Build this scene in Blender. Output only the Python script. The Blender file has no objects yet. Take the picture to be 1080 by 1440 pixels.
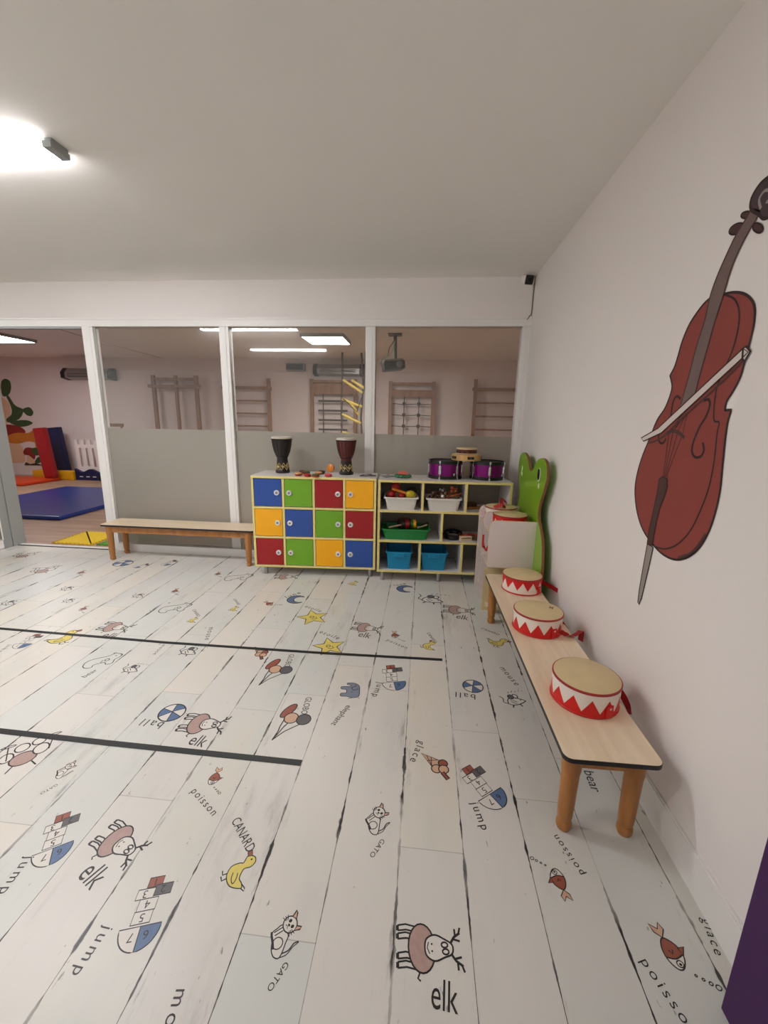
import bpy, bmesh, math, random
from mathutils import Vector, Matrix
random.seed(7)
SC = bpy.context.scene
COL = SC.collection
PI = math.pi

# ------------------------------------------------------------------ camera
CAM = Vector((-0.9164, -4.0791, 1.45))
YAW, PITCH, ROLL, FPX = 0.0914, -0.2176, 0.0201, 580.2
def cam_axes():
    cy, sy = math.cos(YAW), math.sin(YAW)
    f = Vector((-sy*math.cos(PITCH), cy*math.cos(PITCH), math.sin(PITCH)))
    r = Vector((cy, sy, 0)); u = r.cross(f)
    c, s = math.cos(ROLL), math.sin(ROLL)
    return c*r + s*u, -s*r + c*u, f
AR, AU, AF = cam_axes()
cd = bpy.data.cameras.new('camera'); cam = bpy.data.objects.new('camera', cd); COL.objects.link(cam)
cd.sensor_fit = 'HORIZONTAL'; cd.sensor_width = 36; cd.lens = FPX*36/1080
cd.clip_start = 0.02
M = Matrix.Identity(4)
for i in range(3):
    M[i][0] = AR[i]; M[i][1] = AU[i]; M[i][2] = -AF[i]; M[i][3] = CAM[i]
cam.matrix_world = M
SC.camera = cam
# ------------------------------------------------------------------ world, exposure, lamp strengths
W = bpy.data.worlds.new('world'); SC.world = W; W.use_nodes = True
W.node_tree.nodes['Background'].inputs[0].default_value = (1.0, 0.99, 0.98, 1)
W.node_tree.nodes['Background'].inputs[1].default_value = 0.45
SC.view_settings.view_transform = 'Standard'; SC.view_settings.look = 'None'
SC.view_settings.gamma = 1.0; SC.view_settings.use_curve_mapping = False
SC.view_settings.exposure = 0.1
BATTEN_POWER = 74.0      # emission of the batten bottoms in the music room
BATTEN_SIDE = 52.0       # their clear side lenses throw light along the ceiling
PANEL_POWER = 40.0        # emission of the square panels in the play room
SC.cycles.max_bounces = 14; SC.cycles.diffuse_bounces = 10; SC.cycles.transparent_max_bounces = 16
SC.cycles.transmission_bounces = 8; SC.cycles.glossy_bounces = 4
SC.cycles.caustics_reflective = False; SC.cycles.caustics_refractive = False
SC.cycles.sample_clamp_indirect = 6.0

# ------------------------------------------------------------------ helpers
def at(px, py, ax, val):
    """point of the room plane (axis = val) that the photograph shows at a pixel"""
    d = AR*((px-540)/FPX) - AU*((py-720)/FPX) + AF
    i = 'xyz'.index(ax)
    return CAM + d*((val-CAM[i])/d[i])
def lin(c):
    return tuple(((v/255)/12.92 if v/255 <= .04045 else ((v/255+.055)/1.055)**2.4) for v in c)
def mat(name, c, rough=.5, metal=0, noise=0, nscale=8, bump=0, spec=.5, coat=0, stretch=(1,1,1)):
    m = bpy.data.materials.new(name); m.use_nodes = True
    nt = m.node_tree; b = nt.nodes['Principled BSDF']; L = nt.links
    col = (*lin(c), 1)
    b.inputs['Base Color'].default_value = col
    b.inputs['Roughness'].default_value = rough; b.inputs['Metallic'].default_value = metal
    b.inputs['Specular IOR Level'].default_value = spec
    if coat: b.inputs['Coat Weight'].default_value = coat; b.inputs['Coat Roughness'].default_value = .1
    if noise or bump:
        tc = nt.nodes.new('ShaderNodeTexCoord'); mp = nt.nodes.new('ShaderNodeMapping'); n = nt.nodes.new('ShaderNodeTexNoise')
        mp.inputs['Scale'].default_value = stretch
        n.inputs['Scale'].default_value = nscale; n.inputs['Detail'].default_value = 5
        L.new(tc.outputs['Object'], mp.inputs[0]); L.new(mp.outputs[0], n.inputs['Vector'])
        if noise:
            mx = nt.nodes.new('ShaderNodeMix'); mx.data_type = 'RGBA'
            mx.inputs[6].default_value = tuple(min(1, v*(1+noise)) for v in col[:3])+(1,)
            mx.inputs[7].default_value = tuple(v*(1-noise) for v in col[:3])+(1,)
            L.new(n.outputs['Fac'], mx.inputs[0]); L.new(mx.outputs[2], b.inputs['Base Color'])
        if bump:
            bp = nt.nodes.new('ShaderNodeBump'); bp.inputs['Strength'].default_value = bump; bp.inputs['Distance'].default_value = .01
            L.new(n.outputs['Fac'], bp.inputs['Height']); L.new(bp.outputs[0], b.inputs['Normal'])
    return m
def wood(name, c1, c2, rough=.4, axis='Y', scale=6, fine=40):
    m = bpy.data.materials.new(name); m.use_nodes = True
    nt = m.node_tree; b = nt.nodes['Principled BSDF']; L = nt.links
    tc = nt.nodes.new('ShaderNodeTexCoord'); mp = nt.nodes.new('ShaderNodeMapping')
    s = {'X': (.08, 1, 1), 'Y': (1, .08, 1), 'Z': (1, 1, .08)}[axis]
    mp.inputs['Scale'].default_value = s
    n = nt.nodes.new('ShaderNodeTexNoise'); n.inputs['Scale'].default_value = fine; n.inputs['Detail'].default_value = 6
    n.inputs['Distortion'].default_value = .4
    cr = nt.nodes.new('ShaderNodeValToRGB')
    cr.color_ramp.elements[0].position = .3; cr.color_ramp.elements[0].color = (*lin(c1), 1)
    cr.color_ramp.elements[1].position = .7; cr.color_ramp.elements[1].color = (*lin(c2), 1)
    L.new(tc.outputs['Object'], mp.inputs[0]); L.new(mp.outputs[0], n.inputs['Vector'])
    L.new(n.outputs['Fac'], cr.inputs[0]); L.new(cr.outputs[0], b.inputs['Base Color'])
    b.inputs['Roughness'].default_value = rough
    return m
def emit(name, c, s):
    m = bpy.data.materials.new(name); m.use_nodes = True
    b = m.node_tree.nodes['Principled BSDF']
    b.inputs['Base Color'].default_value = (.9, .9, .9, 1)
    b.inputs['Emission Color'].default_value = (*c, 1); b.inputs['Emission Strength'].default_value = s
    return m

class MB:
    """collects shapes into one mesh; every shape takes a material"""
    def __init__(s): s.v = []; s.f = []; s.m = []; s.mats = []; s.sm = []
    def mi(s, m):
        if m not in s.mats: s.mats.append(m)
        return s.mats.index(m)
    def add(s, vs, fs, m, smooth=False, T=None):
        o = len(s.v); k = s.mi(m)
        s.v += [tuple(T @ Vector(v)) if T else tuple(v) for v in vs]
        for f in fs: s.f.append([i+o for i in f]); s.m.append(k); s.sm.append(smooth)
    def box(s, x0, x1, y0, y1, z0, z1, m, front=None, T=None, bev=0, edges=None):
        if bev:
            bm = bmesh.new(); bmesh.ops.create_cube(bm, size=1)
            for v in bm.verts: v.co = Vector(((x0+x1)/2+v.co.x*(x1-x0), (y0+y1)/2+v.co.y*(y1-y0), (z0+z1)/2+v.co.z*(z1-z0)))
            bmesh.ops.bevel(bm, geom=bm.edges[:], offset=bev, segments=2, affect='EDGES', profile=.6)
            bm.verts.index_update()
            s.add([v.co[:] for v in bm.verts], [[v.index for v in f.verts] for f in bm.faces], m, False, T); bm.free(); return
        vs = [(x, y, z) for x in (x0, x1) for y in (y0, y1) for z in (z0, z1)]
        F = dict(l=(0, 1, 3, 2), r=(4, 6, 7, 5), f=(0, 4, 5, 1), k=(2, 3, 7, 6), b=(0, 2, 6, 4), t=(1, 5, 7, 3))
        for k, f in F.items():
            mm = front if (front and k in (edges or 'f')) else m
            s.add([vs[i] for i in f], [(0, 1, 2, 3)], mm, False, T)
    def lathe(s, prof, m, n=32, T=None, smooth=True, caps=True, mfun=None):
        vs = []; k = len(prof)
        for r, z in prof:
            for i in range(n):
                a = 2*PI*i/n; vs.append((r*math.cos(a), r*math.sin(a), z))
        for j in range(k-1):
            fs = [(j*n+i, j*n+(i+1) % n, (j+1)*n+(i+1) % n, (j+1)*n+i) for i in range(n)]
            if mfun: pass
            s.add_shared = None
            base = vs[j*n:(j+2)*n]
            s.add(base, [(i, (i+1) % n, n+(i+1) % n, n+i) for i in range(n)], mfun(j) if mfun else m, smooth, T)
        if caps:
            if prof[0][0] > 1e-5: s.add(vs[:n], [tuple(range(n-1, -1, -1))], mfun(0) if mfun else m, False, T)
            if prof[-1][0] > 1e-5: s.add(vs[-n:], [tuple(range(n))], mfun(k-2) if mfun else m, False, T)
    def tube(s, pts, r, m, n=8, T=None, closed=False):
        pts = [Vector(p) for p in pts]; rings = []
        rr = r if isinstance(r, (list, tuple)) else [r]*len(pts)
        up = None
        for i, p in enumerate(pts):
            if closed: d = pts[(i+1) % len(pts)]-pts[i-1]
            else: d = pts[min(i+1, len(pts)-1)]-pts[max(i-1, 0)]
            d.normalize()
            if up is None: up = Vector((0, 0, 1)) if abs(d.z) < .9 else Vector((1, 0, 0))
            a = d.cross(up)
            if a.length < 1e-4: a = d.cross(Vector((1, .3, 0)))
            a.normalize(); b = a.cross(d); up = b
            rings.append([p+(a*math.cos(2*PI*k/n)+b*math.sin(2*PI*k/n))*rr[i] for k in range(n)])
        vs = [v for R_ in rings for v in R_]; K = len(rings)
        fs = [(j*n+i, j*n+(i+1) % n, ((j+1) % K)*n+(i+1) % n, ((j+1) % K)*n+i) for j in range(K if closed else K-1) for i in range(n)]
        if not closed: fs += [tuple(range(n-1, -1, -1)), tuple((K-1)*n+i for i in range(n))]
        s.add(vs, fs, m, True, T)
    def prism(s, poly, depth, m, side=None, T=None, frame=None):
        """2D polygon extruded along the third axis; frame(u,v,w)->point"""
        fr = frame or (lambda u, v, w: (u, v, w))
        n = len(poly)
        a = [fr(u, v, 0) for u, v in poly]; b = [fr(u, v, depth) for u, v in poly]
        s.add(a, [tuple(range(n))], m, False, T); s.add(b, [tuple(range(n-1, -1, -1))], m, False, T)
        for i in range(n):
            j = (i+1) % n
            s.add([a[i], b[i], b[j], a[j]], [(0, 1, 2, 3)], side or m, False, T)
    def strap(s, pts, w, t, m, wdir=None, T=None):
        """flat band of width w, thickness t along pts; wdir one vector or one per point"""
        pts = [Vector(p) for p in pts]; rings = []
        for i, p in enumerate(pts):
            d = (pts[min(i+1, len(pts)-1)]-pts[max(i-1, 0)]).normalized()
            wd = Vector(wdir[i] if isinstance(wdir, list) else (wdir or (0, 0, 1)))
            wd = (wd-d*wd.dot(d)).normalized(); nn = d.cross(wd)
            rings.append([p+wd*w/2+nn*t/2, p-wd*w/2+nn*t/2, p-wd*w/2-nn*t/2, p+wd*w/2-nn*t/2])
        vs = [v for r in rings for v in r]
        fs = [(4*j+i, 4*j+(i+1) % 4, 4*j+4+(i+1) % 4, 4*j+4+i) for j in range(len(rings)-1) for i in range(4)]
        fs += [(3, 2, 1, 0), tuple(4*(len(rings)-1)+i for i in range(4))]
        s.add(vs, fs, m, False, T)
    def build(s, name, parent=None, loc=None, rz=None):
        me = bpy.data.meshes.new(name); me.from_pydata(s.v, [], s.f)
        for m in s.mats: me.materials.append(m)
        me.polygons.foreach_set('material_index', s.m); me.polygons.foreach_set('use_smooth', s.sm)
        bm = bmesh.new(); bm.from_mesh(me)
        bmesh.ops.remove_doubles(bm, verts=bm.verts, dist=1e-5) if len(s.v) < 6000 else None
        bmesh.ops.recalc_face_normals(bm, faces=bm.faces); bm.to_mesh(me); bm.free(); me.update()
        if any(s.sm):
            try: me.set_sharp_from_angle(angle=math.radians(40))
            except Exception: pass
        o = bpy.data.objects.new(name, me); COL.objects.link(o)
        if parent: o.parent = parent
        if loc: o.location = loc
        if rz is not None: o.rotation_euler = (0, 0, rz)
        return o
def tag(o, label, cat, group=None, kind=None):
    if label: o['label'] = label
    if cat: o['category'] = cat
    if group: o['group'] = group
    if kind: o['kind'] = kind
    return o
def thing(name, label, cat, loc=(0, 0, 0), rz=0, group=None, rot=None):
    o = bpy.data.objects.new(name, None); COL.objects.link(o); o.empty_display_size = .05
    o.location = loc; o.rotation_euler = rot if rot else (0, 0, rz)
    return tag(o, label, cat, group)
def struct(mb, name, parent=None, **k):
    o = mb.build(name, parent, **k)
    if not parent: o['kind'] = 'structure'
    return o
def dup(root, loc, rz=0, label=None, group=None, rot=None, scale=None):
    r = root.copy(); COL.objects.link(r); r.location = loc; r.rotation_euler = rot if rot else (0, 0, rz)
    if label: r['label'] = label
    if group: r['group'] = group
    if scale: r.scale = (scale,)*3
    for ch in list(root.children):
        c = ch.copy(); COL.objects.link(c); c.parent = r
        for g in list(ch.children):
            d = g.copy(); COL.objects.link(d); d.parent = c
    return r
def part(o, label): o['label'] = label; return o
def ell(cx, cy, rx, ry, n=24, a0=0, a1=2*PI, rot=0):
    out = []
    full = abs(a1-a0-2*PI) < 1e-6
    for i in range(n if full else n+1):
        a = a0+(a1-a0)*i/n; x = rx*math.cos(a); y = ry*math.sin(a)
        out.append((cx+x*math.cos(rot)-y*math.sin(rot), cy+x*math.sin(rot)+y*math.cos(rot)))
    return out
def spline(pts, k=6, closed=False):
    P = [Vector(p) for p in pts]; n = len(P); out = []
    for i in range(n if closed else n-1):
        if closed: a, b, c, d = P[i-1], P[i], P[(i+1) % n], P[(i+2) % n]
        else: a, b, c, d = P[max(i-1, 0)], P[i], P[i+1], P[min(i+2, n-1)]
        for j in range(k):
            t = j/k
            out.append(tuple(.5*((2*b)+(c-a)*t+(2*a-5*b+4*c-d)*t*t+(3*b-a-3*c+d)*t**3)))
    if not closed: out.append(tuple(P[-1]))
    return out
def ribbon2d(pts, w, closed=False):
    """outline strip around a 2D polyline: list of quads"""
    P = [Vector(p[:2]) for p in pts]; n = len(P); L = []; R_ = []
    for i in range(n):
        d = (P[(i+1) % n]-P[i-1]) if closed else (P[min(i+1, n-1)]-P[max(i-1, 0)])
        if d.length < 1e-9: d = Vector((1, 0))
        d.normalize(); q = Vector((-d.y, d.x))*w/2
        L.append(P[i]+q); R_.append(P[i]-q)
    return [(L[i], L[(i+1) % n], R_[(i+1) % n], R_[i]) for i in range(n if closed else n-1)]

# ------------------------------------------------------------------ materials
WALLC = (233, 227, 224)
m_wall = mat('wall_paint', WALLC, .85, noise=.015, nscale=3, bump=.06)
m_wall2 = mat('play_room_paint', (222, 210, 208), .85, noise=.02, nscale=2)
m_ceil = mat('ceiling_paint', (232, 229, 225), .9, noise=.02, nscale=2, bump=.1)
m_white = mat('white_lacquer', (232, 230, 227), .35)
m_alu = mat('grey_aluminium', (150, 154, 153), .4, .1)
m_mel = mat('white_melamine', (225, 220, 218), .35)
m_edge = mat('yellow_edge_band', (232, 214, 136), .45)
m_black = mat('black_plastic', (18, 18, 20), .4)
m_tape = mat('black_tape', (26, 30, 30), .5)
m_chrome = mat('chrome', (215, 215, 215), .2, 1)
m_steel = mat('brushed_steel', (170, 170, 170), .35, .9)
m_blue = mat('door_blue', (40, 78, 158), .35); m_green = mat('door_green', (112, 168, 30), .35)
m_red = mat('door_red', (158, 14, 22), .35); m_yel = mat('door_yellow', (252, 178, 6), .35)
m_top = wood('maple_laminate', (214, 186, 156), (230, 206, 176), .35, 'Y', fine=22)
m_topx = wood('maple_laminate_bench', (224, 202, 172), (240, 222, 194), .35, 'X', fine=22)
m_leg = wood('honey_wood', (150, 94, 42), (182, 124, 66), .4, 'Z', fine=30)
m_skin = mat('drum_skin', (214, 192, 148), .6, noise=.12, nscale=14)
m_drumred = mat('drum_red', (206, 18, 20), .35); m_drumwhite = mat('drum_white', (232, 222, 212), .4)
m_rim = mat('drum_rim_red', (160, 40, 40), .45)
m_strap = mat('red_strap', (170, 12, 20), .6)
m_frog = mat('frog_green', (130, 176, 34), .3, coat=.3)
m_mdf = mat('mdf_edge', (128, 84, 52), .7)
m_purple = mat('purple_board', (58, 10, 74), .6, noise=.04, nscale=40)
m_purplem = mat('purple_sparkle', (128, 10, 112), .28, .5)
m_farwood = wood('brown_wall_bar_wood', (132, 92, 64), (160, 116, 84), .5, 'Z', fine=14)
m_rope = mat('dark_rope', (74, 62, 54), .8)

# ------------------------------------------------------------------ room shell
HC = 2.708
XL, YB, YF = -10.5, -7.4, 5.05          # left wall, rear wall, far wall of the play room
FXL, FXR = -11.2, 1.6                  # the play room is wider
def floor_material():
    m = bpy.data.materials.new('printed_plank_vinyl'); m.use_nodes = True
    nt = m.node_tree; L = nt.links; N = nt.nodes; b = N['Principled BSDF']
    tc = N.new('ShaderNodeTexCoord'); sep = N.new('ShaderNodeSeparateXYZ'); L.new(tc.outputs['Object'], sep.inputs[0])
    def mth(op, a, b_=None, c=None):
        n = N.new('ShaderNodeMath'); n.operation = op
        for i, v in enumerate((a, b_, c)):
            if v is None: continue
            if isinstance(v, (int, float)): n.inputs[i].default_value = v
            else: L.new(v, n.inputs[i])
        return n.outputs[0]
    PW = .2205
    u = mth('DIVIDE', mth('ADD', sep.outputs[0], .724+PW*40), PW)
    idx = mth('FLOOR', u); fu = mth('FRACT', u)
    wn = N.new('ShaderNodeTexWhiteNoise'); wn.noise_dimensions = '1D'; L.new(idx, wn.inputs['W'])
    v = mth('ADD', mth('DIVIDE', sep.outputs[1], 1.35), mth('MULTIPLY', wn.outputs['Value'], 5))
    iv = mth('FLOOR', v); fv = mth('FRACT', v)
    wn2 = N.new('ShaderNodeTexWhiteNoise'); wn2.noise_dimensions = '2D'
    cmb = N.new('ShaderNodeCombineXYZ'); L.new(idx, cmb.inputs[0]); L.new(iv, cmb.inputs[1]); L.new(cmb.outputs[0], wn2.inputs['Vector'])
    # per plank shift of the noise space
    off = N.new('ShaderNodeCombineXYZ')
    L.new(mth('MULTIPLY', wn2.outputs['Value'], 37), off.inputs[2])
    add = N.new('ShaderNodeVectorMath'); add.operation = 'ADD'; L.new(tc.outputs['Object'], add.inputs[0]); L.new(off.outputs[0], add.inputs[1])
    def noise(scale, sx, sy, det=5, rough=.6, lo=.4, hi=.6, src=None):
        mp = N.new('ShaderNodeMapping'); mp.inputs['Scale'].default_value = (sx, sy, 1); L.new(src or add.outputs[0], mp.inputs[0])
        n = N.new('ShaderNodeTexNoise'); n.inputs['Scale'].default_value = scale; n.inputs['Detail'].default_value = det
        n.inputs['Roughness'].default_value = rough; L.new(mp.outputs[0], n.inputs['Vector'])
        r = N.new('ShaderNodeMapRange'); r.inputs[1].default_value = lo; r.inputs[2].default_value = hi; r.interpolation_type = 'SMOOTHSTEP'
        L.new(n.outputs['Fac'], r.inputs[0]); return r.outputs[0]
    # distance to the plank edge (0 at edge) and to the end joint
    eu = mth('MULTIPLY', mth('MINIMUM', fu, mth('SUBTRACT', 1, fu)), PW)
    ev = mth('MULTIPLY', mth('MINIMUM', fv, mth('SUBTRACT', 1, fv)), 1.35)
    wob = noise(7, 1, .5, lo=.35, hi=.75, src=tc.outputs['Object'])       # how wide and dark the gap is here
    gapw = mth('MULTIPLY_ADD', mth('MULTIPLY', wob, noise(16, 1, .45, det=3, lo=.42, hi=.62, src=tc.outputs['Object'])), .0125, .0012)
    g = N.new('ShaderNodeMapRange'); L.new(eu, g.inputs[0]); L.new(gapw, g.inputs[2]); g.inputs[1].default_value = 0
    g.inputs[3].default_value = 2.2; g.inputs[4].default_value = 0
    gap = mth('MULTIPLY', mth('MINIMUM', g.outputs[0], 1), mth('MULTIPLY_ADD', noise(5, 1, .3, lo=.38, hi=.54, src=tc.outputs['Object']), .72, .3))
    g2 = N.new('ShaderNodeMapRange'); L.new(ev, g2.inputs[0]); g2.inputs[1].default_value = 0; g2.inputs[2].default_value = .0022
    g2.inputs[3].default_value = .42; g2.inputs[4].default_value = 0
    # worn paint: streaky dark wear near the edges, a few flecks, faint grey smears
    nearedge = N.new('ShaderNodeMapRange'); L.new(eu, nearedge.inputs[0]); nearedge.inputs[1].default_value = 0; nearedge.inputs[2].default_value = .045
    nearedge.inputs[3].default_value = 1; nearedge.inputs[4].default_value = .12
    patch = noise(2.4, 1, .6, lo=.46, hi=.64)
    st = noise(30, 1, .12, det=6, rough=.72, lo=.54, hi=.70)
    st2 = noise(46, 1, .35, det=3, lo=.69, hi=.75)
    smear = noise(9, 1, .22, det=5, rough=.65, lo=.52, hi=.78)
    sm = mth('MULTIPLY', mth('MULTIPLY', st, patch), nearedge.outputs[0])
    dark = mth('MINIMUM', mth('ADD', mth('ADD', gap, g2.outputs[0]), mth('ADD', mth('MULTIPLY', sm, .85), mth('ADD', mth('MULTIPLY', st2, .55), mth('MULTIPLY', mth('MULTIPLY', smear, patch), .3)))), 1)
    # plank base tint
    cr = N.new('ShaderNodeValToRGB'); e = cr.color_ramp.elements
    e[0].position = 0; e[0].color = (*lin((218, 215, 207)), 1); e[1].position = 1; e[1].color = (*lin((222, 217, 206)), 1)
    x = e.new(.35); x.color = (*lin((213, 214, 209)), 1); x = e.new(.7); x.color = (*lin((220, 216, 210)), 1)
    L.new(wn2.outputs['Value'], cr.inputs[0])
    blot = noise(3.5, 1, .35, lo=.5, hi=.75)
    mx = N.new('ShaderNodeMix'); mx.data_type = 'RGBA'; L.new(mth('MULTIPLY', blot, .5), mx.inputs[0]); L.new(cr.outputs[0], mx.inputs[6])
    mx.inputs[7].default_value = (*lin((200, 203, 197)), 1)
    warm = noise(3.1, 1, .4, lo=.5, hi=.8, src=tc.outputs['Object'])
    mx3 = N.new('ShaderNodeMix'); mx3.data_type = 'RGBA'; L.new(mth('MULTIPLY', warm, .5), mx3.inputs[0]); L.new(mx.outputs[2], mx3.inputs[6])
    mx3.inputs[7].default_value = (*lin((220, 211, 192)), 1)
    mx2 = N.new('ShaderNodeMix'); mx2.data_type = 'RGBA'; L.new(dark, mx2.inputs[0]); L.new(mx3.outputs[2], mx2.inputs[6])
    mx2.inputs[7].default_value = (*lin((38, 34, 34)), 1)
    L.new(mx2.outputs[2], b.inputs['Base Color'])
    b.inputs['Roughness'].default_value = .36; b.inputs['Specular IOR Level'].default_value = .4
    return m
m_floor = floor_material()
INK = mat('print_ink', (34, 30, 32), .45)
PR = {'brown': mat('print_brown', (150, 82, 64), .45, noise=.15, nscale=60), 'yellow': mat('print_yellow', (222, 204, 108), .45, noise=.08, nscale=60),
      'blue': mat('print_blue', (88, 112, 150), .45, noise=.15, nscale=60), 'pink': mat('print_mauve', (178, 148, 140), .45, noise=.15, nscale=60),
      'grey': mat('print_grey', (92, 88, 92), .45, noise=.2, nscale=60), 'white': mat('print_white', (222, 217, 210), .45),
      'tan': mat('print_tan', (208, 168, 140), .45, noise=.1, nscale=60), 'ebl': mat('print_elephant', (128, 136, 154), .45, noise=.15, nscale=60)}
fl = MB()
fl.add([(XL, YB, 0), (0, YB, 0), (0, 0, 0), (XL, 0, 0)], [(0, 1, 2, 3)], m_floor)

# ---- the little drawings printed on the floor planks (local frame: x right, y up, about -1..1)
def d_elk():
    o = []
    for x in (-.5, -.28, .22, .44):
        o += [('l', [(x-.04, -.4), (x-.1, -.72), (x-.06, -.98)], .05), ('l', [(x+.1, -.4), (x+.05, -.7), (x+.08, -.98)], .05), ('l', [(x-.06, -.98), (x+.08, -.98)], .09)]
    o += [('f', 'pink', ell(0, -.22, .62, .42)), ('c', ell(0, -.22, .62, .42), .05), ('l', [(.58, -.3), (.74, -.38), (.8, -.3)], .05)]
    h = spline([(-.34, .2), (-.2, -.08), (.16, -.1), (.32, .16), (.22, .48), (.12, .72), (-.1, .74), (-.24, .5)], 4, True)
    o += [('f', 'white', h), ('c', h, .05), ('c', ell(-.09, .5, .07, .1, 10), .05), ('c', ell(.08, .52, .07, .1, 10), .05),
          ('f', 'ink', ell(-.1, .1, .03, .03, 6)), ('f', 'ink', ell(.08, .1, .03, .03, 6)), ('l', [(-.15, 0), (0, -.05), (.15, .02)], .03)]
    for s in (-1, 1):
        o += [('l', [(s*.12, .68), (s*.3, .82), (s*.42, 1.02)], .07), ('l', [(s*.25, .78), (s*.2, 1.0)], .06), ('l', [(s*.33, .86), (s*.52, .86)], .06), ('l', [(s*.4, .98), (s*.56, 1.04)], .06)]
    return o
def d_cat():
    b = spline([(-.62, -.05), (-.62, -.5), (-.55, -.85), (-.2, -.95), (.35, -1.2), (.8, -1.2), (1.05, -.95), (.92, -.66), (.5, -.25), (.12, .08)], 4, True)
    h = ell(-.4, .4, .52, .5)
    o = [('f', 'white', b), ('c', b, .075), ('l', spline([(.92, -.66), (.98, -.2), (.8, .25), (.86, .58)], 4), .08), ('l', spline([(1.05, -.9), (1.14, -.4), (.96, .1), (.9, .58)], 4), .06),
         ('c', ell(.22, -.72, .34, .36, 14), .07), ('l', [(-.5, -.1), (-.5, -.75)], .07), ('l', [(-.3, -.15), (-.3, -.75)], .07), ('l', spline([(-.62, -.86), (-.4, -.95), (.0, -1.0), (.4, -1.1)], 3), .16),
         ('f', 'white', h), ('c', h, .085)]
    for e in ([(-.78, .72), (-1.0, 1.14), (-.82, 1.12), (-.5, .92)], [(-.08, .8), (.14, 1.06), (.24, .9), (.1, .52)]):
        o += [('f', 'tan', e), ('c', e, .1)]
    for s in (-1, 1):
        o += [('f', 'ink', ell(-.4+s*.2, .5, .11, .13, 10))]
        for k in (-.12, 0, .12): o.append(('l', [(-.4+s*.34, .3+k*.6), (-.4+s*.66, .28+k*1.6)], .05))
    return o+[('f', 'ink', ell(-.4, .32, .1, .08, 8)), ('l', [(-.55, .12), (-.4, .2), (-.25, .12)], .05)]
def d_duck():
    b = spline([(-.75, .1), (-.45, -.45), (.1, -.6), (.55, -.35), (.6, .1), (.55, .3), (.85, .55), (.7, .9), (.4, .92), (.2, .65), (.2, .3), (-.2, .05), (-.5, .15)], 4, True)
    o = [('f', 'yellow', b), ('c', b, .055), ('f', 'brown', [(.8, .78), (1.12, .8), (1.08, .55), (.82, .55)]), ('c', [(.8, .78), (1.12, .8), (1.08, .55), (.82, .55)], .05),
         ('f', 'ink', ell(.6, .72, .05, .06, 8)), ('l', spline([(.1, -.02), (-.2, -.12), (-.38, -.3), (-.1, -.36), (.2, -.25)], 4), .05),
         ('l', [(-.75, .1), (-.95, .25), (-.8, .3), (-.55, .16)], .06), ('l', [(0, -.6), (-.05, -.85), (.2, -.88)], .07), ('l', [(.25, -.55), (.25, -.8), (.48, -.8)], .07)]
    return o
def d_fish():
    b = spline([(-.45, 0), (-.1, .4), (.35, .42), (.72, .1), (.7, -.2), (.3, -.4), (-.15, -.32)], 4, True)
    h = spline([(.25, .44), (.62, .26), (.78, -.05), (.62, -.3), (.25, -.4), (.35, 0)], 3, True)
    o = [('f', 'brown', b), ('f', 'white', h), ('c', b, .06), ('l', spline([(.25, .44), (.36, 0), (.25, -.4)], 4), .06), ('c', ell(.55, .05, .13, .15, 10), .05), ('f', 'ink', ell(.57, .05, .06, .07, 8)),
         ('f', 'tan', [(-.45, 0), (-.75, .3), (-1.05, .22), (-.8, .02), (-1.05, -.28), (-.7, -.25)]), ('c', [(-.45, 0), (-.75, .3), (-1.05, .22), (-.8, .02), (-1.05, -.28), (-.7, -.25)], .06),
         ('f', 'brown', [(.0, .4), (-.02, .72), (.3, .44)]), ('c', [(.0, .4), (-.02, .72), (.3, .44)], .07), ('l', [(.02, .1), (.18, 0), (.02, -.1)], .06)]
    for i, r in enumerate((.05, .06, .08, .12)): o.append(('c', ell(1.0+.16*i, .42+.22*i, r*.8, r, 8), .05))
    return o
def d_hop():
    o = []
    def q(c, x0, x1, y0, y1, sk=.05):
        p = [(x0, y0), (x1, y0), (x1+sk*.4, y1), (x0+sk*.4, y1)]
        if c: o.append(('f', c, p))
        o.append(('c', p, .03))
    q('brown', -.16, .22, .74, 1.0); q('grey', .06, .5, .5, .78); q('white', -.38, .06, .46, .72); q('white', -.26, .2, .16, .46); q('white', -.3, .16, -.14, .16)
    a = ell(-.02, -.2, .5, .55, 10, PI, 1.5*PI)+[(-.02, -.2)]
    b2 = ell(-.02, -.2, .5, .55, 10, 1.5*PI, 2*PI)+[(-.02, -.2)]
    o += [('f', 'white', a), ('c', a, .03), ('f', 'blue', b2), ('c', b2, .03)]
    for t, x, y in (('1', .03, .86), ('2', .28, .64), ('3', -.16, .58), ('4', -.02, .31), ('5', -.06, .0), ('7', -.2, -.42), ('6', .16, -.42)): o.append(('t', t, (x, y), .2))
    return o
def d_star():
    p = []
    for i in range(10):
        a = PI/2+i*PI/5; r = 1.0 if i % 2 == 0 else .45; p.append((r*math.cos(a), r*math.sin(a)))
    return [('f', 'yellow', p), ('c', p, .07), ('c', ell(-.05, .05, .12, .12, 10), .05), ('f', 'ink', ell(.18, -.05, .05, .05, 6)), ('l', [(-.1, -.2), (.1, -.28), (.25, -.15)], .05)]
def d_moon():
    p = ell(0, 0, .9, .9, 16, .25*PI, 1.75*PI)+ell(.35, 0, .62, .62, 12, 1.65*PI, .35*PI)
    return [('f', 'blue', p), ('c', p, .08)]
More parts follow.
